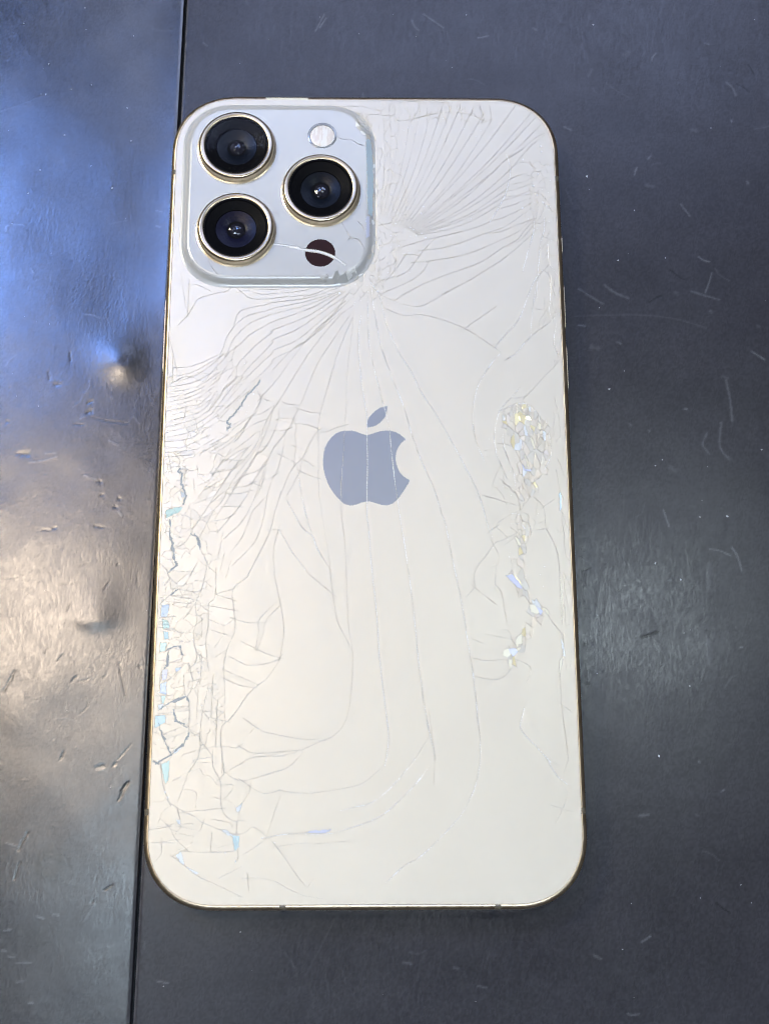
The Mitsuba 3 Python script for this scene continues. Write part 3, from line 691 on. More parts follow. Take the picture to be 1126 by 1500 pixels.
def flash_pearl(p, n, uv):
    f = mikit.fbm(p.x * 2600, p.y * 700, 0.0, 3)
    return mikit.mix((0.84, 0.74, 0.68), (0.93, 0.90, 0.86), mikit.smoothstep(0.3, 0.65, f))
mat('flash_diffuser', base_color=mikit.proc(flash_pearl), roughness=0.3, specular=0.5)
mat('flash_bezel', base_color=rgb(0.36, 0.37, 0.38), roughness=0.12, metallic=0.4, specular=0.6)
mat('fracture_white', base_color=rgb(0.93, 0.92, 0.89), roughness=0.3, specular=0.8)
mat('chip_clear', base_color=rgb(0.70, 0.655, 0.57), roughness=0.32, metallic=0.1, specular=0.8)
mat('chip_grey', base_color=rgb(0.40, 0.42, 0.46), roughness=0.15, metallic=0.3, specular=0.7)
mat('chip_yellow', base_color=rgb(0.95, 0.85, 0.55), roughness=0.18, metallic=0.2, specular=0.8)
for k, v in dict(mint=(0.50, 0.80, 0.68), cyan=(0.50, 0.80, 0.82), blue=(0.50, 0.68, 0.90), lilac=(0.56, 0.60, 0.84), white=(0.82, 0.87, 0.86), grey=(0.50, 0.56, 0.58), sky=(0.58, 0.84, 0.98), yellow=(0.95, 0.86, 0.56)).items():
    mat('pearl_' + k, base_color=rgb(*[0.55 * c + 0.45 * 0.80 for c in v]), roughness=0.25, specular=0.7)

# ------------------------------------------------------------------ tabletop: two dark sheets meeting in an open joint
def seam(y): return -39.12 - 0.0104 * (108.8 - y)
JOINT = 0.50
def seg_dist(px, py, line):
    d = np.full(px.shape, 1e9)
    for (x0, y0), (x1, y1) in zip(line[:-1], line[1:]):
        L = (x1 - x0)**2 + (y1 - y0)**2 + 1e-9
        t = np.clip(((px - x0) * (x1 - x0) + (py - y0) * (y1 - y0)) / L, 0, 1)
        d = np.minimum(d, np.hypot(px - x0 - t * (x1 - x0), py - y0 - t * (y1 - y0)))
    return d
MARKS = [(h[0], float(h[1]), curve(p)) for h, p in lines(SCRATCHES)]
for i in range(70):   # finer scuffs nobody would trace, over both sheets
    a = rng.uniform([-98, -104], [94, 112]); L = rng.uniform(0.5, 4.5) * (1 if rng.random() < .8 else 2.2); th = rng.choice([0.1, 2.2, 1.0]) + rng.normal(0, .5)
    b = a + L * np.array([math.cos(th), math.sin(th)]); m = (a + b) / 2 + rng.normal(0, .08 * L, 2)
    MARKS.append(('l' if rng.random() < (.6 if a[0] < -41 else .85) else 'd', rng.uniform(.06, .16), curve([a, m, b])))

def fine(lo, hi, step, far_lo, far_hi):
    return np.concatenate([np.geomspace(lo - far_lo, 1, 14)[:-1] * -1 + lo if far_lo < lo else [], np.arange(lo, hi + step / 2, step), np.geomspace(1, far_hi - hi, 14)[1:] + hi if far_hi > hi else []])

def sheet(left):
    ys = fine(-104, 114, 0.25, -420, 520)
    us = fine(-61, 0, 0.20, -420, 0)[:-1] if left else fine(0, 134, 0.22, 0, 520)
    us = np.r_[us, 0.0] if left else us
    us = np.unique(np.round(us, 4))
    if not left: us = np.unique(np.r_[us, 0.12, 0.25])
    Y, U = np.meshgrid(ys, us, indexing='ij')
    X = U + seam(Y) + (0 if left else JOINT)
    P3 = np.stack([X, Y, X * 0], -1)
    wave = meshkit.fbm(P3 / 26.0, 3, 5) - 0.5
    Z = wave * (0.34 if left else 0.16) + (0.42 * np.exp(U / 5.5) / (1 + np.exp(-(Y - 26) / 9)) if left else 0) + (meshkit.fbm(P3 / 5.0, 2, 9) - .5) * (0.012 if left else 0.012)
    edge = np.abs(U)
    Z += rng.normal(0, 0.0024 if left else 0.0022, Z.shape) * (0.4 + 1.2 * meshkit.noise(P3 / 7.0, 6))     # gritty paint
    Z -= 0.10 * np.exp(-(edge / 0.35)**2)
    if left:
        cx, cy = -48.3, 24.6                      # sharp dimple
        r = np.hypot(X - cx, Y - cy); Z += 0.34 * np.exp(-(r / 3.5)**2) + 0.08 * np.exp(-(np.hypot(X - cx + 3, Y - cy - 3) / 4.5)**2) - 0.05 * np.exp(-(np.hypot(X - cx - 0.2, Y - cy - .3) / .9)**2)
        cx, cy = -51.4, -27.0                     # shallow thumb-wide dent with a lower lip
        v = Y - (cy - 0.6) - 0.03 * (X - cx)**2
        Z += 0.19 * np.exp(-((X - cx) / 4.2)**2) * np.where(v > 0, np.exp(-(v / 6.5)**2), np.exp(-(v / 2.1)**2))
    base = np.array([0.026, 0.026, 0.031]) if left else np.array([0.026, 0.025, 0.032])
    f = meshkit.fbm(P3 / 9.0, 4, 21)[..., None]; g = meshkit.fbm(P3 * [1 / 30.0, 1 / 6.0, 1], 4, 33)[..., None]
    col = base * (0.72 + 0.35 * f + 0.25 * g)
    grain = meshkit.noise(P3 * [4.3, 3.2, 1], 3)[..., None]
    col *= 0.75 + 0.5 * grain
    fl = X.ravel(), Y.ravel()
    zf, cf = Z.ravel(), col.reshape(-1, 3)
    for tone, w, line in MARKS:
        x0, y0 = line.min(0) - 1; x1, y1 = line.max(0) + 1
        k = np.nonzero((fl[0] > x0) & (fl[0] < x1) & (fl[1] > y0) & (fl[1] < y1))[0]
        if not len(k): continue
        d = seg_dist(fl[0][k], fl[1][k], line) + (meshkit.noise(np.c_[fl[0][k], fl[1][k], fl[0][k] * 0] * 3.0, 4) - .5) * w * 0.7
        s = np.exp(-(d / (0.62 * max(w, 0.24)))**2) * min(1, w / 0.2) ** 0.7
        if tone == 'd': zf[k] -= 0.028 * s * min(1, w / .3); cf[k] *= (1 - 0.9 * s)[:, None]
        else: zf[k] += 0.008 * s; cf[k] += (0.025 if w < .14 else 0.075 if w < .3 else 0.045 if w < .5 else 0.022) * s[:, None] * np.array([0.95, 1.0, 1.08])
    if left:
        for cx, cy, ra, rb, k in ((-57.05, -72.4, 1.9, 1.1, .62), (-58.9, -85.4, 1.2, 1.6, .22), (-55.9, -75.5, .3, .8, .3)):
            r = np.hypot(fl[0] - cx, fl[1] - cy) * (1 + .25 * (meshkit.fbm(np.c_[fl[0], fl[1], fl[0] * 0] / 1.2, 3, 2) - .5))
            cf *= (1 - k * np.exp(-((r - ra) / rb)**2))[:, None]
    else:
        cf += (0.06 * np.exp(-((edge.ravel() - 0.1) / 0.22)**2) * (0.4 + 0.9 * meshkit.noise(np.c_[fl[0], fl[1], fl[0] * 0] / 1.5, 8)))[:, None]
    ny, nu = X.shape
    V = np.stack([X, Y, Z], -1)
    # the edge at the joint turns down
    col_i = -1 if left else 0
    down = V[:, col_i].copy(); down[:, 0] += 0.02 * (1 if left else -1); down[:, 2] -= 2.0
    V = np.concatenate([V, down[:, None]], 1) if left else np.concatenate([down[:, None], V], 1)
    C = cf.reshape(ny, nu, 3); e = C[:, col_i:][:, :1] * 0.5 if left else C[:, :1] * 0.5
    C = np.concatenate([C, e], 1) if left else np.concatenate([e, C], 1)
    nu += 1
    i = (np.arange(ny - 1)[:, None] * nu + np.arange(nu - 1)[None]).ravel()
    F = np.stack([i, i + 1, i + nu + 1, i + nu], 1)
    return (V.reshape(-1, 3) * MM, F), np.clip(C.reshape(-1, 3), 0.004, 0.9)

def weave(p, n, uv):   # fine vertical brushing under the paint, in metres of height
    a = mikit.noise(p.x * 7000, p.y * 2600, 0.0)
    b = mikit.noise(p.x * 4100, p.y * 4100, 7.0)
    return (a * 0.6 + b * 0.4) * 1.0
def sheet_rough_l(p, n, uv): return 0.165 + 0.06 * mikit.fbm(p.x * 90, p.y * 90, 1.0, 3) + 0.07 * mikit.noise(p.x * 4000, p.y * 1200, 0.0)
def sheet_rough_r(p, n, uv): return 0.21 + 0.06 * mikit.fbm(p.x * 90, p.y * 90, 1.0, 3) + 0.08 * mikit.noise(p.x * 4000, p.y * 1200, 0.0)
for nm, fr, sp, bump in (('left', sheet_rough_l, 1.88, 2.5e-6), ('right', sheet_rough_r, 1.52, 1.5e-6)):
    scene['sheet_paint_' + nm] = {'type': 'twosided', 'bsdf': {'type': 'bumpmap', 'scale': bump, 'arbitrary': mikit.proc(weave, eps=0.00005),
        'bsdf': {'type': 'principled', 'base_color': {'type': 'mesh_attribute', 'name': 'vertex_color'}, 'roughness': mikit.proc(fr), 'eta': sp}}}
for left, key, lab in ((True, 'tabletop_sheet', 'glossy scratched dark sheet left of the joint, dented, with blue and warm reflections'),
                       (False, 'tabletop_sheet_001', 'matt dark sheet right of the joint, flecked with scuffs, under the phone')):
    geo, colr = sheet(left)
    scene[key] = mikit.ply(geo, 'sheet_paint_left' if left else 'sheet_paint_right', smooth=True, color=colr)
    labels[key] = {'label': lab, 'category': 'tabletop', 'kind': 'structure'}
mat('joint_black', base_color=rgb(0.012, 0.012, 0.014), roughness=0.8)
scene['tabletop_core'] = mikit.ply(trimesh.creation.box(bounds=[[-0.5, -0.5, -0.02], [0.6, 0.6, -0.0015]]), 'joint_black')
labels['tabletop_core'] = {'label': 'black board under the two dark sheets, seen in the joint', 'category': 'tabletop', 'kind': 'structure'}

# ------------------------------------------------------------------ phone
PH = 'smartphone'
labels[PH] = {'label': 'gold smartphone lying face down with a shattered frosted glass back and three camera lenses', 'category': 'smartphone'}
def part(name, mesh, material, parent=PH, label=None, smooth=False, kind=None, **k):
    key, i = f'{parent}__{name}', 0
    while key in scene or key in labels:
        i += 1; key = f'{parent}__{name}_{i:03d}'
    if isinstance(mesh, tuple): mesh = (np.asarray(mesh[0]) * MM, mesh[1])
    else:
        mesh = mesh.copy(); mesh.apply_scale(MM)
    scene[key] = mikit.ply(mesh, material, smooth=smooth, **k)
    if label or kind: labels[key] = {**({'label': label} if label else {}), **({'kind': kind} if kind else {})}
    return key

def rrect(hx, hy, r, n=24, cx=0.0, cy=0.0):
    a = np.linspace(0, np.pi / 2, n)
    # slightly squared-off corner, as on the real outline
    e = 2.25
    c = np.c_[np.sign(np.cos(a)) * np.abs(np.cos(a))**(2 / e), np.abs(np.sin(a))**(2 / e)] * r
    q = [(hx - r + c[:, 0], hy - r + c[:, 1]), (-(hx - r) - c[::-1, 0], hy - r + c[::-1, 1]), (-(hx - r) - c[:, 0], -(hy - r) - c[:, 1]), (hx - r + c[::-1, 0], -(hy - r) - c[::-1, 1])]
    return np.vstack([np.c_[x, y] for x, y in q]) + [cx, cy]

def loft(rings, cap=False):
    """rings: list of (n x 3); quads between neighbours, optional fan on the last ring."""
    n = len(rings[0]); V = np.vstack(rings); F = []
    for k in range(len(rings) - 1):
        i = np.arange(n); j = (i + 1) % n
        F += [np.c_[k * n + i, k * n + j, (k + 1) * n + j], np.c_[k * n + i, (k + 1) * n + j, (k + 1) * n + i]]
    F = np.vstack(F)
    if cap:
        V = np.vstack([V, V[-n:].mean(0)]); i = np.arange(n) + (len(rings) - 1) * n; j = np.roll(i, -1)
        F = np.vstack([F, np.c_[i, j, np.full(n, len(V) - 1)]])
    return trimesh.Trimesh(V, F, process=False)

W2, H2, R0 = 39.32, 80.70, 13.4
ZG = 7.62
frame_profile = [(1.1, 0.30), (0.45, 0.30), (0.12, 0.52), (0.0, 0.95), (0.0, 3.6), (0.0, 6.70)] + [(1.02 - 1.02 * math.cos(t), 6.70 + 0.90 * math.sin(t)) for t in np.linspace(0.15, 1.40, 10)] + [(0.90, 7.56), (0.93, 7.3), (0.93, 6.9)]
part('frame', loft([np.c_[rrect(W2 - i, H2 - i, R0 - i), np.full(96, z)] for i, z in frame_profile]), 'polished_gold', smooth=50, label='scuffed polished gold frame around the glass back')
part('display_glass', loft([np.c_[rrect(W2 - i, H2 - i, R0 - i), np.full(96, z)] for i, z in ((0.6, 0.6), (0.5, 0.28), (0.8, 0.06), (1.3, 0.03))], cap=True), 'lens_black', smooth=40)
part('back_plate', loft([np.c_[rrect(W2 - i, H2 - i, R0 - i), np.full(96, z)] for i, z in ((0.94, 6.6), (0.94, ZG - 0.125))], cap=True), 'under_glass')

def side_key(name, x, y0, y1, sgn, out):
    L = (y1 - y0) / 2; g = Polygon(rrect(1.45, L, 1.4, 8, 3.75, 0))
    m = trimesh.creation.extrude_polygon(g, 0.9 + out, engine='earcut')
    R = np.array([[0, 0, sgn], [0, 1, 0], [1, 0, 0]], float)
    v = m.vertices @ R.T + [sgn * (W2 - 0.9), (y0 + y1) / 2, 0]
    m = trimesh.Trimesh(v, m.faces, process=False)
    if sgn < 0: pass
    m.fix_normals()
    part(name, m, 'polished_gold')
side_key('side_button', 0, 20.6, 36.9, -1, 0.42)
side_key('mute_switch', 0, 46.4, 50.9, 1, 0.38)
side_key('volume_button', 0, 30.0, 40.0, 1, 0.40)
side_key('volume_button', 0, 17.0, 27.0, 1, 0.40)
for x, y, ax in ((-W2, -63.8, 0), (W2, -63.8, 0), (-W2, 63.0, 0), (W2, 62.0, 0), (-14.5, -H2, 1), (23.1, -H2, 1)):
    # antenna bands: slim bars let into the band, a hair proud of it
    prof = [(-0.010, 1.0), (-0.010, 6.70)] + [(1.02 - 1.03 * math.cos(q), 6.70 + 0.91 * math.sin(q)) for q in np.linspace(0.15, 1.40, 8)]
    s = np.sign(x if ax == 0 else y); w = 0.55
    V = []
    for o, z in prof:
        for t in (-w, w):
            V.append([s * (W2 - o), y + t, z] if ax == 0 else [x + t, s * (H2 - o), z])
        for t in (w, -w):
            V.append([s * (W2 - o - 0.1), y + t, z - .02] if ax == 0 else [x + t, s * (H2 - o - 0.1), z - .02])
    V = np.array(V).reshape(-1, 4, 3)
    part('antenna_band', loft(list(V)), 'antenna_plastic')

# ---- cracks
WID = {'F': 0.05, 'M': 0.085, 'W': 0.29, 'L': 0.12}
cracks, glints, wide = [], [], []
def add(kind, p, k=1.0, run=0.9):
    p = np.asarray(p, float)
    c = curve(p)
    if kind in 'FML':    # run on to the next crack, so that shards come free
        e0, e1 = c[0] - c[1], c[-1] - c[-2]
        c = np.vstack([c[0] + e0 / (np.linalg.norm(e0) + 1e-9) * run, c, c[-1] + e1 / (np.linalg.norm(e1) + 1e-9) * run])
    c = c + rng.normal(0, 0.018 if kind != 'W' else 0.085, c.shape)
    cracks.append(ribbon(c, WID[kind] * k, 0.25 if kind != 'W' else 0.85))
    if kind == 'L': glints.append(c)
    if kind == 'W': wide.append(cracks[-1])
for h, p in lines(CRACKS): add(h[0], p)
# dense zones that read as a net: jittered cells, only some of their edges cracked
def net(region, n, stretch, keep, k=0.75):
    region = Polygon(region); x0, y0, x1, y1 = region.bounds
    pts = rng.uniform([x0 - 2, y0 - 2], [x1 + 2, y1 + 2], (n, 2)); q = pts * stretch
    vor = Voronoi(q)
    for a, b in vor.ridge_vertices:
        if a < 0 or b < 0: continue
        s = vor.vertices[[a, b]] / stretch
        if np.abs(s).max() > 90 or np.linalg.norm(s[1] - s[0]) > 6 or not region.contains(Point(*s.mean(0))) or rng.random() > keep: continue
        mid = s.mean(0) + rng.normal(0, 0.08, 2)
        add('F', [s[0], mid, s[1]], k, 0.06)
net([(-38.2, 3), (-31, 9), (-27, 2), (-28, -18), (-30, -34), (-38.4, -34)], 300, np.array([1.0, 1.15]), 0.62, 0.6)
net([(-38.2, -34), (-29, -34), (-25, -50), (-38.4, -52)], 160, np.array([0.8, 1.3]), 0.60, 0.6)
net([(-38.2, -52), (-27, -52), (-22, -66), (-36, -74)], 60, np.array([0.7, 1.3]), 0.35, 0.55)
net([(1.6, 79), (2.2, 40), (5.5, 40), (9, 56), (5, 79)], 230, np.array([1.5, 0.75]), 0.5, 0.6)
net([(-2, 40), (4, 41), (3, 34), (-3, 35)], 120, np.array([1.2, 0.9]), 0.5, 0.65)
net([(33, 66), (38.2, 66), (38.2, 44), (35, 44), (31, 56)], 150, np.array([1.2, 0.8]), 0.42, 0.6)
net([(-31, 22), (-24, 25), (-20, 14), (-28, 4), (-33, 10)], 130, np.array([0.9, 1.2]), 0.40, 0.6)
net([(35.8, 44), (38.2, 44), (38.2, -8), (36.2, -8)], 70, np.array([2.0, 0.4]), 0.45, 0.7)
net([(36.0, -8), (38.2, -8), (38.2, -45), (36.6, -45)], 40, np.array([2.2, 0.3]), 0.40, 0.7)
net([(4, 79.5), (24, 79), (24, 74), (4, 75)], 110, np.array([1.6, 0.7]), 0.5, 0.6)
net([(24, 4), (30, 6), (34, -10), (28, -22), (24, -12)], 60, np.array([1.0, 0.8]), 0.22, 0.6)
zones = [Polygon(p).buffer(0) for _, p in lines(CRUSHED)]
chip_cells = []
for z in zones:     # the holes have the outline of the chips that fill them
    x0, y0, x1, y1 = z.bounds
    n = int(z.envelope.area * 0.85) + 8
    pts = rng.uniform([x0 - 2, y0 - 2], [x1 + 2, y1 + 2], (int(n * (x1 - x0 + 4) * (y1 - y0 + 4) / z.envelope.area), 2)) * [1, 0.55]
    vor = Voronoi(pts)
    for i, ri in enumerate(vor.point_region):
        reg = vor.regions[ri]
        if -1 in reg or len(reg) < 3: continue
        q = Polygon(vor.vertices[reg] / [1, 0.55])
        if q.area < 4 and q.intersection(z).area > 0.5 * q.area: chip_cells.append(q)
crushed = unary_union(chip_cells).buffer(0.01)
def ragged(p):
    q = np.array(Polygon(p).segmentize(0.35).exterior.coords)[:-1]
    return Polygon(q + rng.normal(0, 0.055, q.shape)).buffer(0)
slivers = [(h[0], ragged(p)) for h, p in lines(SLIVERS)]
sliver_area = unary_union([g.buffer(0.03) for _, g in slivers])
emblem = unary_union([Polygon(curve(p, 6, True)) if h[0] == 'body' else Polygon(np.vstack([curve(p[:6], 6)[:-1], curve(np.vstack([p[5:], p[:1]]), 6)[:-1]])) for h, p in lines(EMBLEM)])
PLX, PLY_, PHX, PHY = -17.5, 57.95, 17.55, 18.5        # camera plateau
bump_out = Polygon(rrect(PHX + 1.9, PHY + 1.9, 10.2, 24, PLX, PLY_))
glass = Polygon(rrect(W2 - 0.97, H2 - 0.97, R0 - 0.97)).difference(bump_out.buffer(0.05))
gaps = unary_union(cracks)
cut = glass.difference(gaps).difference(crushed).difference(sliver_area)
cut = cut.buffer(-0.004).buffer(0.004)

def polys(g): return [q for q in getattr(g, 'geoms', [g]) if q.geom_type == 'Polygon' and q.area > 1e-3]
def slab(poly, z, bevel, drop, thick, tilt=(0, 0)):
    """A plate with chamfered rim: flat top at z, rim 'drop' lower, sides down by 'thick'."""
    poly = poly.simplify(0.008)
    top = poly.buffer(-bevel, join_style=2, mitre_limit=1.6)
    V, F, n = [], [], 0
    cx, cy = poly.centroid.coords[0]
    def put(g, low):
        nonlocal n
        for q in polys(g):
            try: v, f = trimesh.creation.triangulate_polygon(q, engine='earcut')
            except Exception as e: print('triangulation', e, q.area); continue
            f = np.asarray(f); v = np.asarray(v)
            a = np.cross(v[f[:, 1]] - v[f[:, 0]], v[f[:, 2]] - v[f[:, 0]])
            f = np.where((a < 0)[:, None], f[:, ::-1], f)
            zz = np.full(len(v), z)
            if low is not None:
                shapely.prepare(low)
                d = shapely.distance(low, shapely.points(v))
                zz = np.where(d < bevel * 0.5, z - drop, z)
            V.append(np.c_[v, zz]); F.append(f + n); n += len(v)
    if top.is_empty: put(poly, None)
    else:
        put(top, None); put(poly.difference(top), poly.boundary)
    for ring in [poly.exterior, *poly.interiors]:
        c = np.array(ring.coords)[:-1]; m = len(c); i = np.arange(m); j = (i + 1) % m
        V.append(np.vstack([np.c_[c, np.full(m, z - drop)], np.c_[c, np.full(m, z - thick)]]))
        F.append(np.vstack([np.c_[i, i + m, j + m], np.c_[i, j + m, j]]) + n); n += 2 * m
    if not V: return None
    V = np.vstack(V); F = np.vstack(F)
    V[:, 2] += (V[:, 0] - cx) * tilt[0] + (V[:, 1] - cy) * tilt[1]
    return V, F

pieces = sorted(polys(cut), key=lambda q: -q.area)
BACK = PH + '__back_glass'
small = []
for i, q in enumerate(pieces):
    r = math.sqrt(q.area)
    t = rng.normal(0, 1, 2).clip(-1.3, 1.3) * min(0.022, 0.07 / max(q.bounds[2] - q.bounds[0], q.bounds[3] - q.bounds[1])) if q.area < 90 else (0, 0)
    g = slab(q, ZG + (rng.normal(0, 0.006) if q.area < 30 else 0), 0.06, 0.024, 0.36, t)
    if g is None: continue
    if i == 0: part('back_glass', g, 'frosted_gold', label='frosted pale gold glass back, cracked all over')
    elif i <= 290: part('shard', g, 'frosted_gold', BACK)
    else: small.append(g)
if small:
    n, V, F = 0, [], []
    for v, f in small: V.append(v); F.append(f + n); n += len(v)
    part('shard_fragment', (np.vstack(V), np.vstack(F)), 'frosted_gold', BACK, 'tiny glass fragments between the larger shards', kind='stuff')

# white inlays in the long cracks: light caught by broken faces, put into colour
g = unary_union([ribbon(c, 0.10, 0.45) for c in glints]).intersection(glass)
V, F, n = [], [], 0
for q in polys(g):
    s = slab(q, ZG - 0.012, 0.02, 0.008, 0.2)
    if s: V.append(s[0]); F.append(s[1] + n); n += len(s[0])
part('crack_glint', (np.vstack(V), np.vstack(F)), 'fracture_white', BACK, 'white threads painting the glint of the long cracks', kind='stuff')

# crumbs of glass lying along the worst breaks
n, V, F = 0, [], []
spots = [(*map(float, s.split(',')), 0.17) for s in CRUMBS.split()]
for (ax, ay), (bx, by), m in (((4, 40), (12, 50), 26), ((32, 47), (37.5, 60), 34), ((-5, 33), (6, 41), 30), ((-38, -55), (-29, 0), 60), ((22, -28), (34, 12), 60), ((2, 70), (24, 79), 30), ((-30, 8), (-22, 24), 24)):
    for _ in range(m): spots.append((*rng.uniform([ax, ay], [bx, by]), rng.uniform(0.03, 0.09)))
for x, y, r in spots:
    if not glass.contains(Point(x, y)): continue
    m = trimesh.creation.icosphere(0, 1.0); m.vertices += rng.normal(0, .22, m.vertices.shape); m.apply_scale([r * rng.uniform(.6, 1.5), r * rng.uniform(.6, 1.5), r * .7])
    m.apply_translation([x, y, ZG + r * .5]); V.append(m.vertices); F.append(m.faces + n); n += len(m.vertices)
part('glass_crumb', (np.vstack(V), np.vstack(F)), 'fracture_white', BACK, 'bright crumbs of glass along the breaks', kind='stuff')

# grey layer laid bare where the glass has gone
for q in polys(unary_union(wide).buffer(0.06).intersection(glass)):
    part('bare_layer', slab(q, ZG - 0.08, 0.03, 0.01, 0.1), 'gap_grey', BACK)

# slivers that have turned and shine like pearl
for c, g in slivers:
    for q in polys(g.intersection(glass).difference(gaps)):
        if q.area < 0.05: continue
        part('sliver_and_glint', slab(q, ZG - 0.03, 0.05, 0.03, 0.25, rng.normal(0, 0.022, 2)), 'pearl_' + c, label=f'{c if c != "sky" else "sky blue"} pearly sliver of glass by the edge' if c in ('mint', 'cyan', 'blue', 'sky', 'lilac') else None)

# crushed glass: heaps of tilted chips in the holes
def crush(area, n, sx, kinds, weights, zlow, tilt):
    x0, y0, x1, y1 = area.bounds
    pts = rng.uniform([x0 - 1, y0 - 1], [x1 + 1, y1 + 1], (n, 2)) * [1, sx]
    vor = Voronoi(pts); out = {}
    for ri in vor.point_region:
        reg = vor.regions[ri]
        if -1 in reg or len(reg) < 3: continue
        q = Polygon(vor.vertices[reg] / [1, sx]).intersection(area).buffer(-0.022)
        for g in polys(q):
            if g.area < 0.03: continue
            r = math.sqrt(g.area); t = rng.normal(0, tilt / max(1, r), 2)
            m = slab(g, ZG - zlow + rng.uniform(-.06, .10), 0.06, 0.05, 0.35, t)
            yield g.area, m, rng.choice(kinds, p=weights)
chips = []
for q0 in chip_cells:
    for q in polys(q0.intersection(glass).difference(sliver_area).buffer(-0.012)):
        if q.area < 0.03: continue
        sl = rng.normal(0, 0.06 / max(1, math.sqrt(q.area)), 2)
        chips.append((q.area, slab(q, ZG + rng.uniform(-.03, .04), 0.07, 0.035, 0.35, sl), rng.choice(['frosted_gold', 'chip_clear', 'chip_yellow', 'pearl_white'], p=[.60, .28, .08, .04])))
for a, m, k in sorted(chips, key=lambda c: -c[0])[:290]:
    part('glass_chip', m, k)
rest = sorted(chips, key=lambda c: -c[0])[290:]
print('pieces', len(pieces), 'chips', len(chips))

# emblem: a thin bright inlay under the same cracks
for i, q in enumerate(sorted(polys(emblem), key=lambda q: -q.area)):
    V, F, n = [], [], 0
    for g in polys(q.difference(gaps.buffer(0.012))):
        s = slab(g, ZG + 0.016, 0.035, 0.02, 0.03)
        if s: V.append(s[0]); F.append(s[1] + n); n += len(s[0])
    part('emblem', (np.vstack(V), np.vstack(F)), 'logo_silver', label='blue grey bitten fruit emblem' if i == 0 else 'blue grey leaf above the emblem')

def edge_height(x, y):
    d = top_poly.distance(Point(x, y))
    return float(np.interp(d, [o for o, z in prof][::-1], [z for o, z in prof][::-1]))
# ---- camera plateau: soft fillet rising to a flat top, its own cracks
prof = [(1.95, ZG - 0.3), (1.93, ZG - 0.02), (1.75, ZG + 0.03), (1.45, ZG + 0.13), (1.15, ZG + 0.36), (0.95, ZG + 0.70), (0.78, ZG + 1.05), (0.55, ZG + 1.28), (0.28, ZG + 1.41), (0.0, ZG + 1.46)]
ZB = ZG + 1.46
top_poly = Polygon(rrect(PHX, PHY, 8.3, 24, PLX, PLY_))
part('camera_plateau', loft([np.c_[rrect(PHX + o, PHY + o, 8.3 + o, 24, PLX, PLY_), np.full(96, z)] for o, z in prof]), 'bump_glass', smooth=60, label='raised glass plateau around the three lenses')
top = Polygon(rrect(PHX, PHY, 8.3, 24, PLX, PLY_))
LENS = [(-26.0, 67.5), (-25.7, 49.25), (-9.0, 58.0)]
FLASH, SENSOR = (-8.8, 70.5), (-9.0, 44.4)
bc = unary_union([ribbon(curve(p), 0.16 if h[0] == 'M' else 0.09, 0.4) for h, p in lines(BUMP_CRACKS)])
gouge = ribbon(curve(next(lines(BUMP_CRACKS))[1], 8), 0.42, 0.5)
hole = unary_union([Point(c).buffer(6.2, 32) for c in LENS] + [Point(FLASH).buffer(2.75, 24), Point(SENSOR).buffer(2.98, 32)])
for i, q in enumerate(sorted(polys(top.difference(bc).difference(gouge).difference(hole)), key=lambda q: -q.area)):
    part('plateau_face', slab(q, ZB, 0.05, 0.03, 0.5), 'bump_glass', PH + '__camera_plateau')
for q in polys(Point(SENSOR).buffer(2.96, 40).difference(gouge.buffer(0.16))):
    part('depth_sensor_window', slab(q, ZB - 0.01, 0.05, 0.03, 0.5), 'sensor_maroon', label='dark maroon sensor window crossed by a crack')
for q in polys(gouge.intersection(top.difference(unary_union([Point(c).buffer(7.7) for c in LENS])))):
    part('gouge', slab(q.buffer(-0.04), ZB - 0.03, 0.10, 0.07, 0.3), 'fracture_white', PH + '__camera_plateau', label='pale gouge running from a lens across the dark sensor window')
part('plateau_floor', loft([np.c_[rrect(PHX - .2, PHY - .2, 8.1, 24, PLX, PLY_), np.full(96, z)] for z in (ZG, ZB - 0.22)], cap=True), 'under_glass')

def lathe(prof, c, n=72):
    a = np.linspace(0, 2 * np.pi, n, endpoint=False)
    return loft([np.c_[c[0] + r * np.cos(a), c[1] + r * np.sin(a), np.full(n, z)] for r, z in prof])
def disc(r, z, c, n=64):
    a = np.linspace(0, 2 * np.pi, n, endpoint=False)
    return loft([np.c_[c[0] + r * k * np.cos(a), c[1] + r * k * np.sin(a), np.full(n, z)] for k in (1, .5)], cap=True)
for i, c in enumerate(LENS):
    L = part('camera_lens', lathe([(8.0, ZB - 0.2), (8.0, ZB + 0.02), (7.72, ZB + 0.10), (7.58, ZB + 0.35), (7.56, ZB + 1.12), (7.46, ZB + 1.44), (7.22, ZB + 1.62), (6.95, ZB + 1.66), (6.55, ZB + 1.60), (6.38, ZB + 1.50), (6.34, ZB + 1.2)], c), 'ring_gold', smooth=40,
             label=('gold ringed camera lens in the upper corner, its glass scratched', 'gold ringed camera lens below it, with a purple glint', 'gold ringed camera lens on the inner side of the plateau')[i])
    part('barrel', lathe([(6.4, ZB + 1.35), (6.05, ZB + 1.32), (5.9, ZB + 1.1), (4.1, ZB + 0.55), (4.0, ZB + 0.30), (2.4, ZB + 0.02), (2.0, ZB - 0.06), (0.6, ZB - 0.10), (0.02, ZB - 0.10)], c), 'lens_black', L, smooth=30)
    part('coated_ring', lathe([(4.0, ZB + 0.40), (3.2, ZB + 0.30), (2.3, ZB + 0.14), (1.9, ZB + 0.02)], c), 'lens_coating_blue' if i == 1 else 'lens_coating', L, smooth=True)
    el = trimesh.creation.icosphere(2, 1.0)
    el.vertices += rng.normal(0, 0.05, el.vertices.shape); el.apply_scale([1.45, 1.45, 0.55]); el.apply_translation([c[0] + 0.1, c[1], ZB - 0.12])
    part('front_element', el, 'lens_element', L)
    part('cover_glass', disc(6.36, ZB + 1.47, c), 'cover_glass', L)
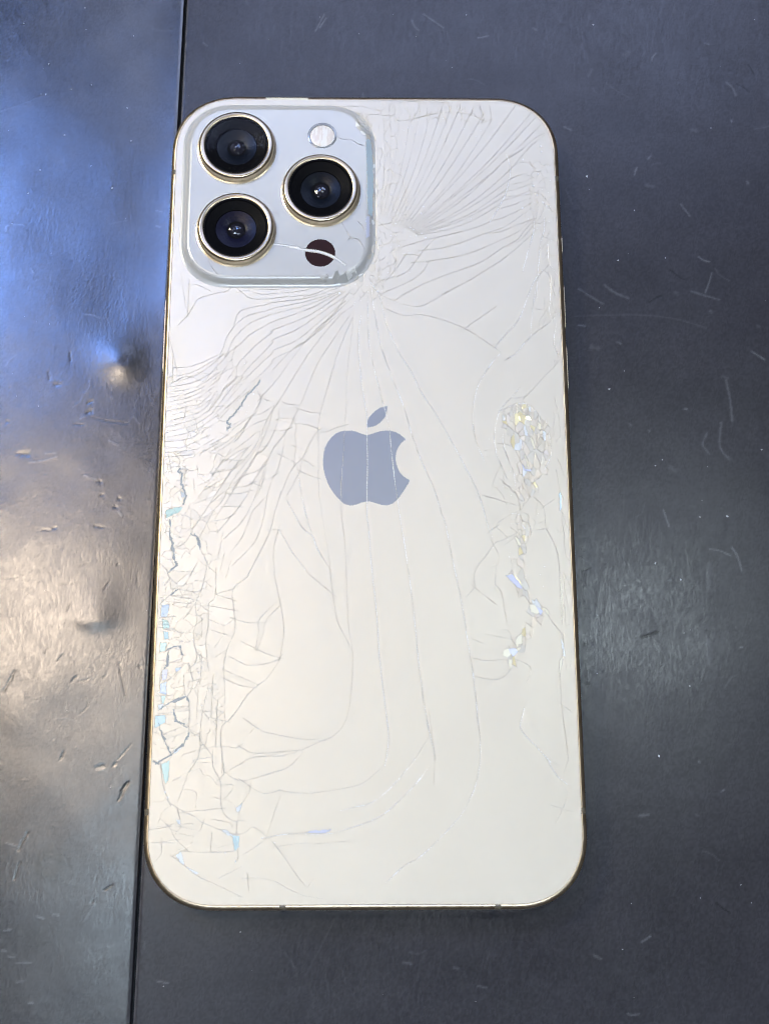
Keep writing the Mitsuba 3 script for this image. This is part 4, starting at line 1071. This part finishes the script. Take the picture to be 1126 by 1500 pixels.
FL = part('flash', lathe([(2.95, ZB - 0.1), (2.95, ZB + 0.04), (2.85, ZB + 0.12), (2.60, ZB + 0.12), (2.50, ZB + 0.0), (2.45, ZB - 0.25)], FLASH), 'flash_bezel', smooth=40, label='round pinkish flash in the upper right of the plateau')
part('diffuser', lathe([(2.5, ZB - 0.20), (2.2, ZB - 0.08), (1.6, ZB + 0.03), (0.8, ZB + 0.09), (0.02, ZB + 0.10)], FLASH), 'flash_diffuser', FL, smooth=True)

# ------------------------------------------------------------------ dust on the tabletop
n, V, F = 0, [], []
spots = [(*map(float, s.split(',')), 0.16) for s in SPECKS.split()] + [(*rng.uniform([-92, -100], [92, 110]), rng.uniform(0.04, 0.10)) for _ in range(170)]
for x, y, r in spots:
    if abs(x) < W2 + .5 and abs(y) < H2 + .5: continue
    m = trimesh.creation.icosphere(1, 1.0); m.apply_scale([r * rng.uniform(.7, 1.7), r * rng.uniform(.6, 1.1), r * .5]); m.apply_transform(trimesh.transformations.rotation_matrix(rng.uniform(0, 6), [0, 0, 1]))
    m.vertices += rng.normal(0, r * .12, m.vertices.shape); m.apply_translation([x, y, 0.05 + r * .3])
    V.append(m.vertices * MM); F.append(m.faces + n); n += len(m.vertices)
mat('dust_white', base_color=rgb(0.55, 0.56, 0.6), roughness=0.8)
scene['dust'] = mikit.ply((np.vstack(V), np.vstack(F)), 'dust_white')
labels['dust'] = {'label': 'tiny pale specks of dust scattered over the dark tabletop', 'category': 'dust', 'kind': 'stuff'}

# glass flaked off along the plateau's edge
area = crushed.intersection(bump_out)
k = 0
for a, m, mk in (crush(area, 260, 0.8, ['bump_glass', 'chip_clear', 'chip_yellow', 'fracture_white'], [.46, .30, .08, .16], 0.0, 0.12) if not area.is_empty else ()):
    if m is None: continue
    v, f = m; c = v.mean(0)
    v = v.copy(); v[:, 2] += edge_height(c[0], c[1]) - ZG + 0.10
    gx = (edge_height(c[0] + .2, c[1]) - edge_height(c[0] - .2, c[1])) / .4; gy = (edge_height(c[0], c[1] + .2) - edge_height(c[0], c[1] - .2)) / .4
    v[:, 2] += (v[:, 0] - c[0]) * gx + (v[:, 1] - c[1]) * gy
    part('glass_chip', (v, f), mk); k += 1
for c, g in slivers:  # the sky piece stands in for the window mirrored on the slope
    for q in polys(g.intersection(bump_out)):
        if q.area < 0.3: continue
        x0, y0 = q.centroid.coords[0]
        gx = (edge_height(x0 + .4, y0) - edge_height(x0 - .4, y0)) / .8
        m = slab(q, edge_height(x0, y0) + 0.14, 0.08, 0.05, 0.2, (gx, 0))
        part('sliver_and_glint', m, 'pearl_' + c, label='window reflection on the inner edge of the plateau, painted as a pale blue sliver' if c == 'sky' else None)

g = box(-20.6, H2 - 1.15, -11.8, H2 - 0.45)  # yellow slab paints the golden reflection on the rim
part('sliver_and_glint', slab(g, 7.60, 0.12, 0.08, 0.35, (0, -0.12)), 'pearl_yellow', label='golden glint on the top edge above the cameras, painted as a yellow sliver')
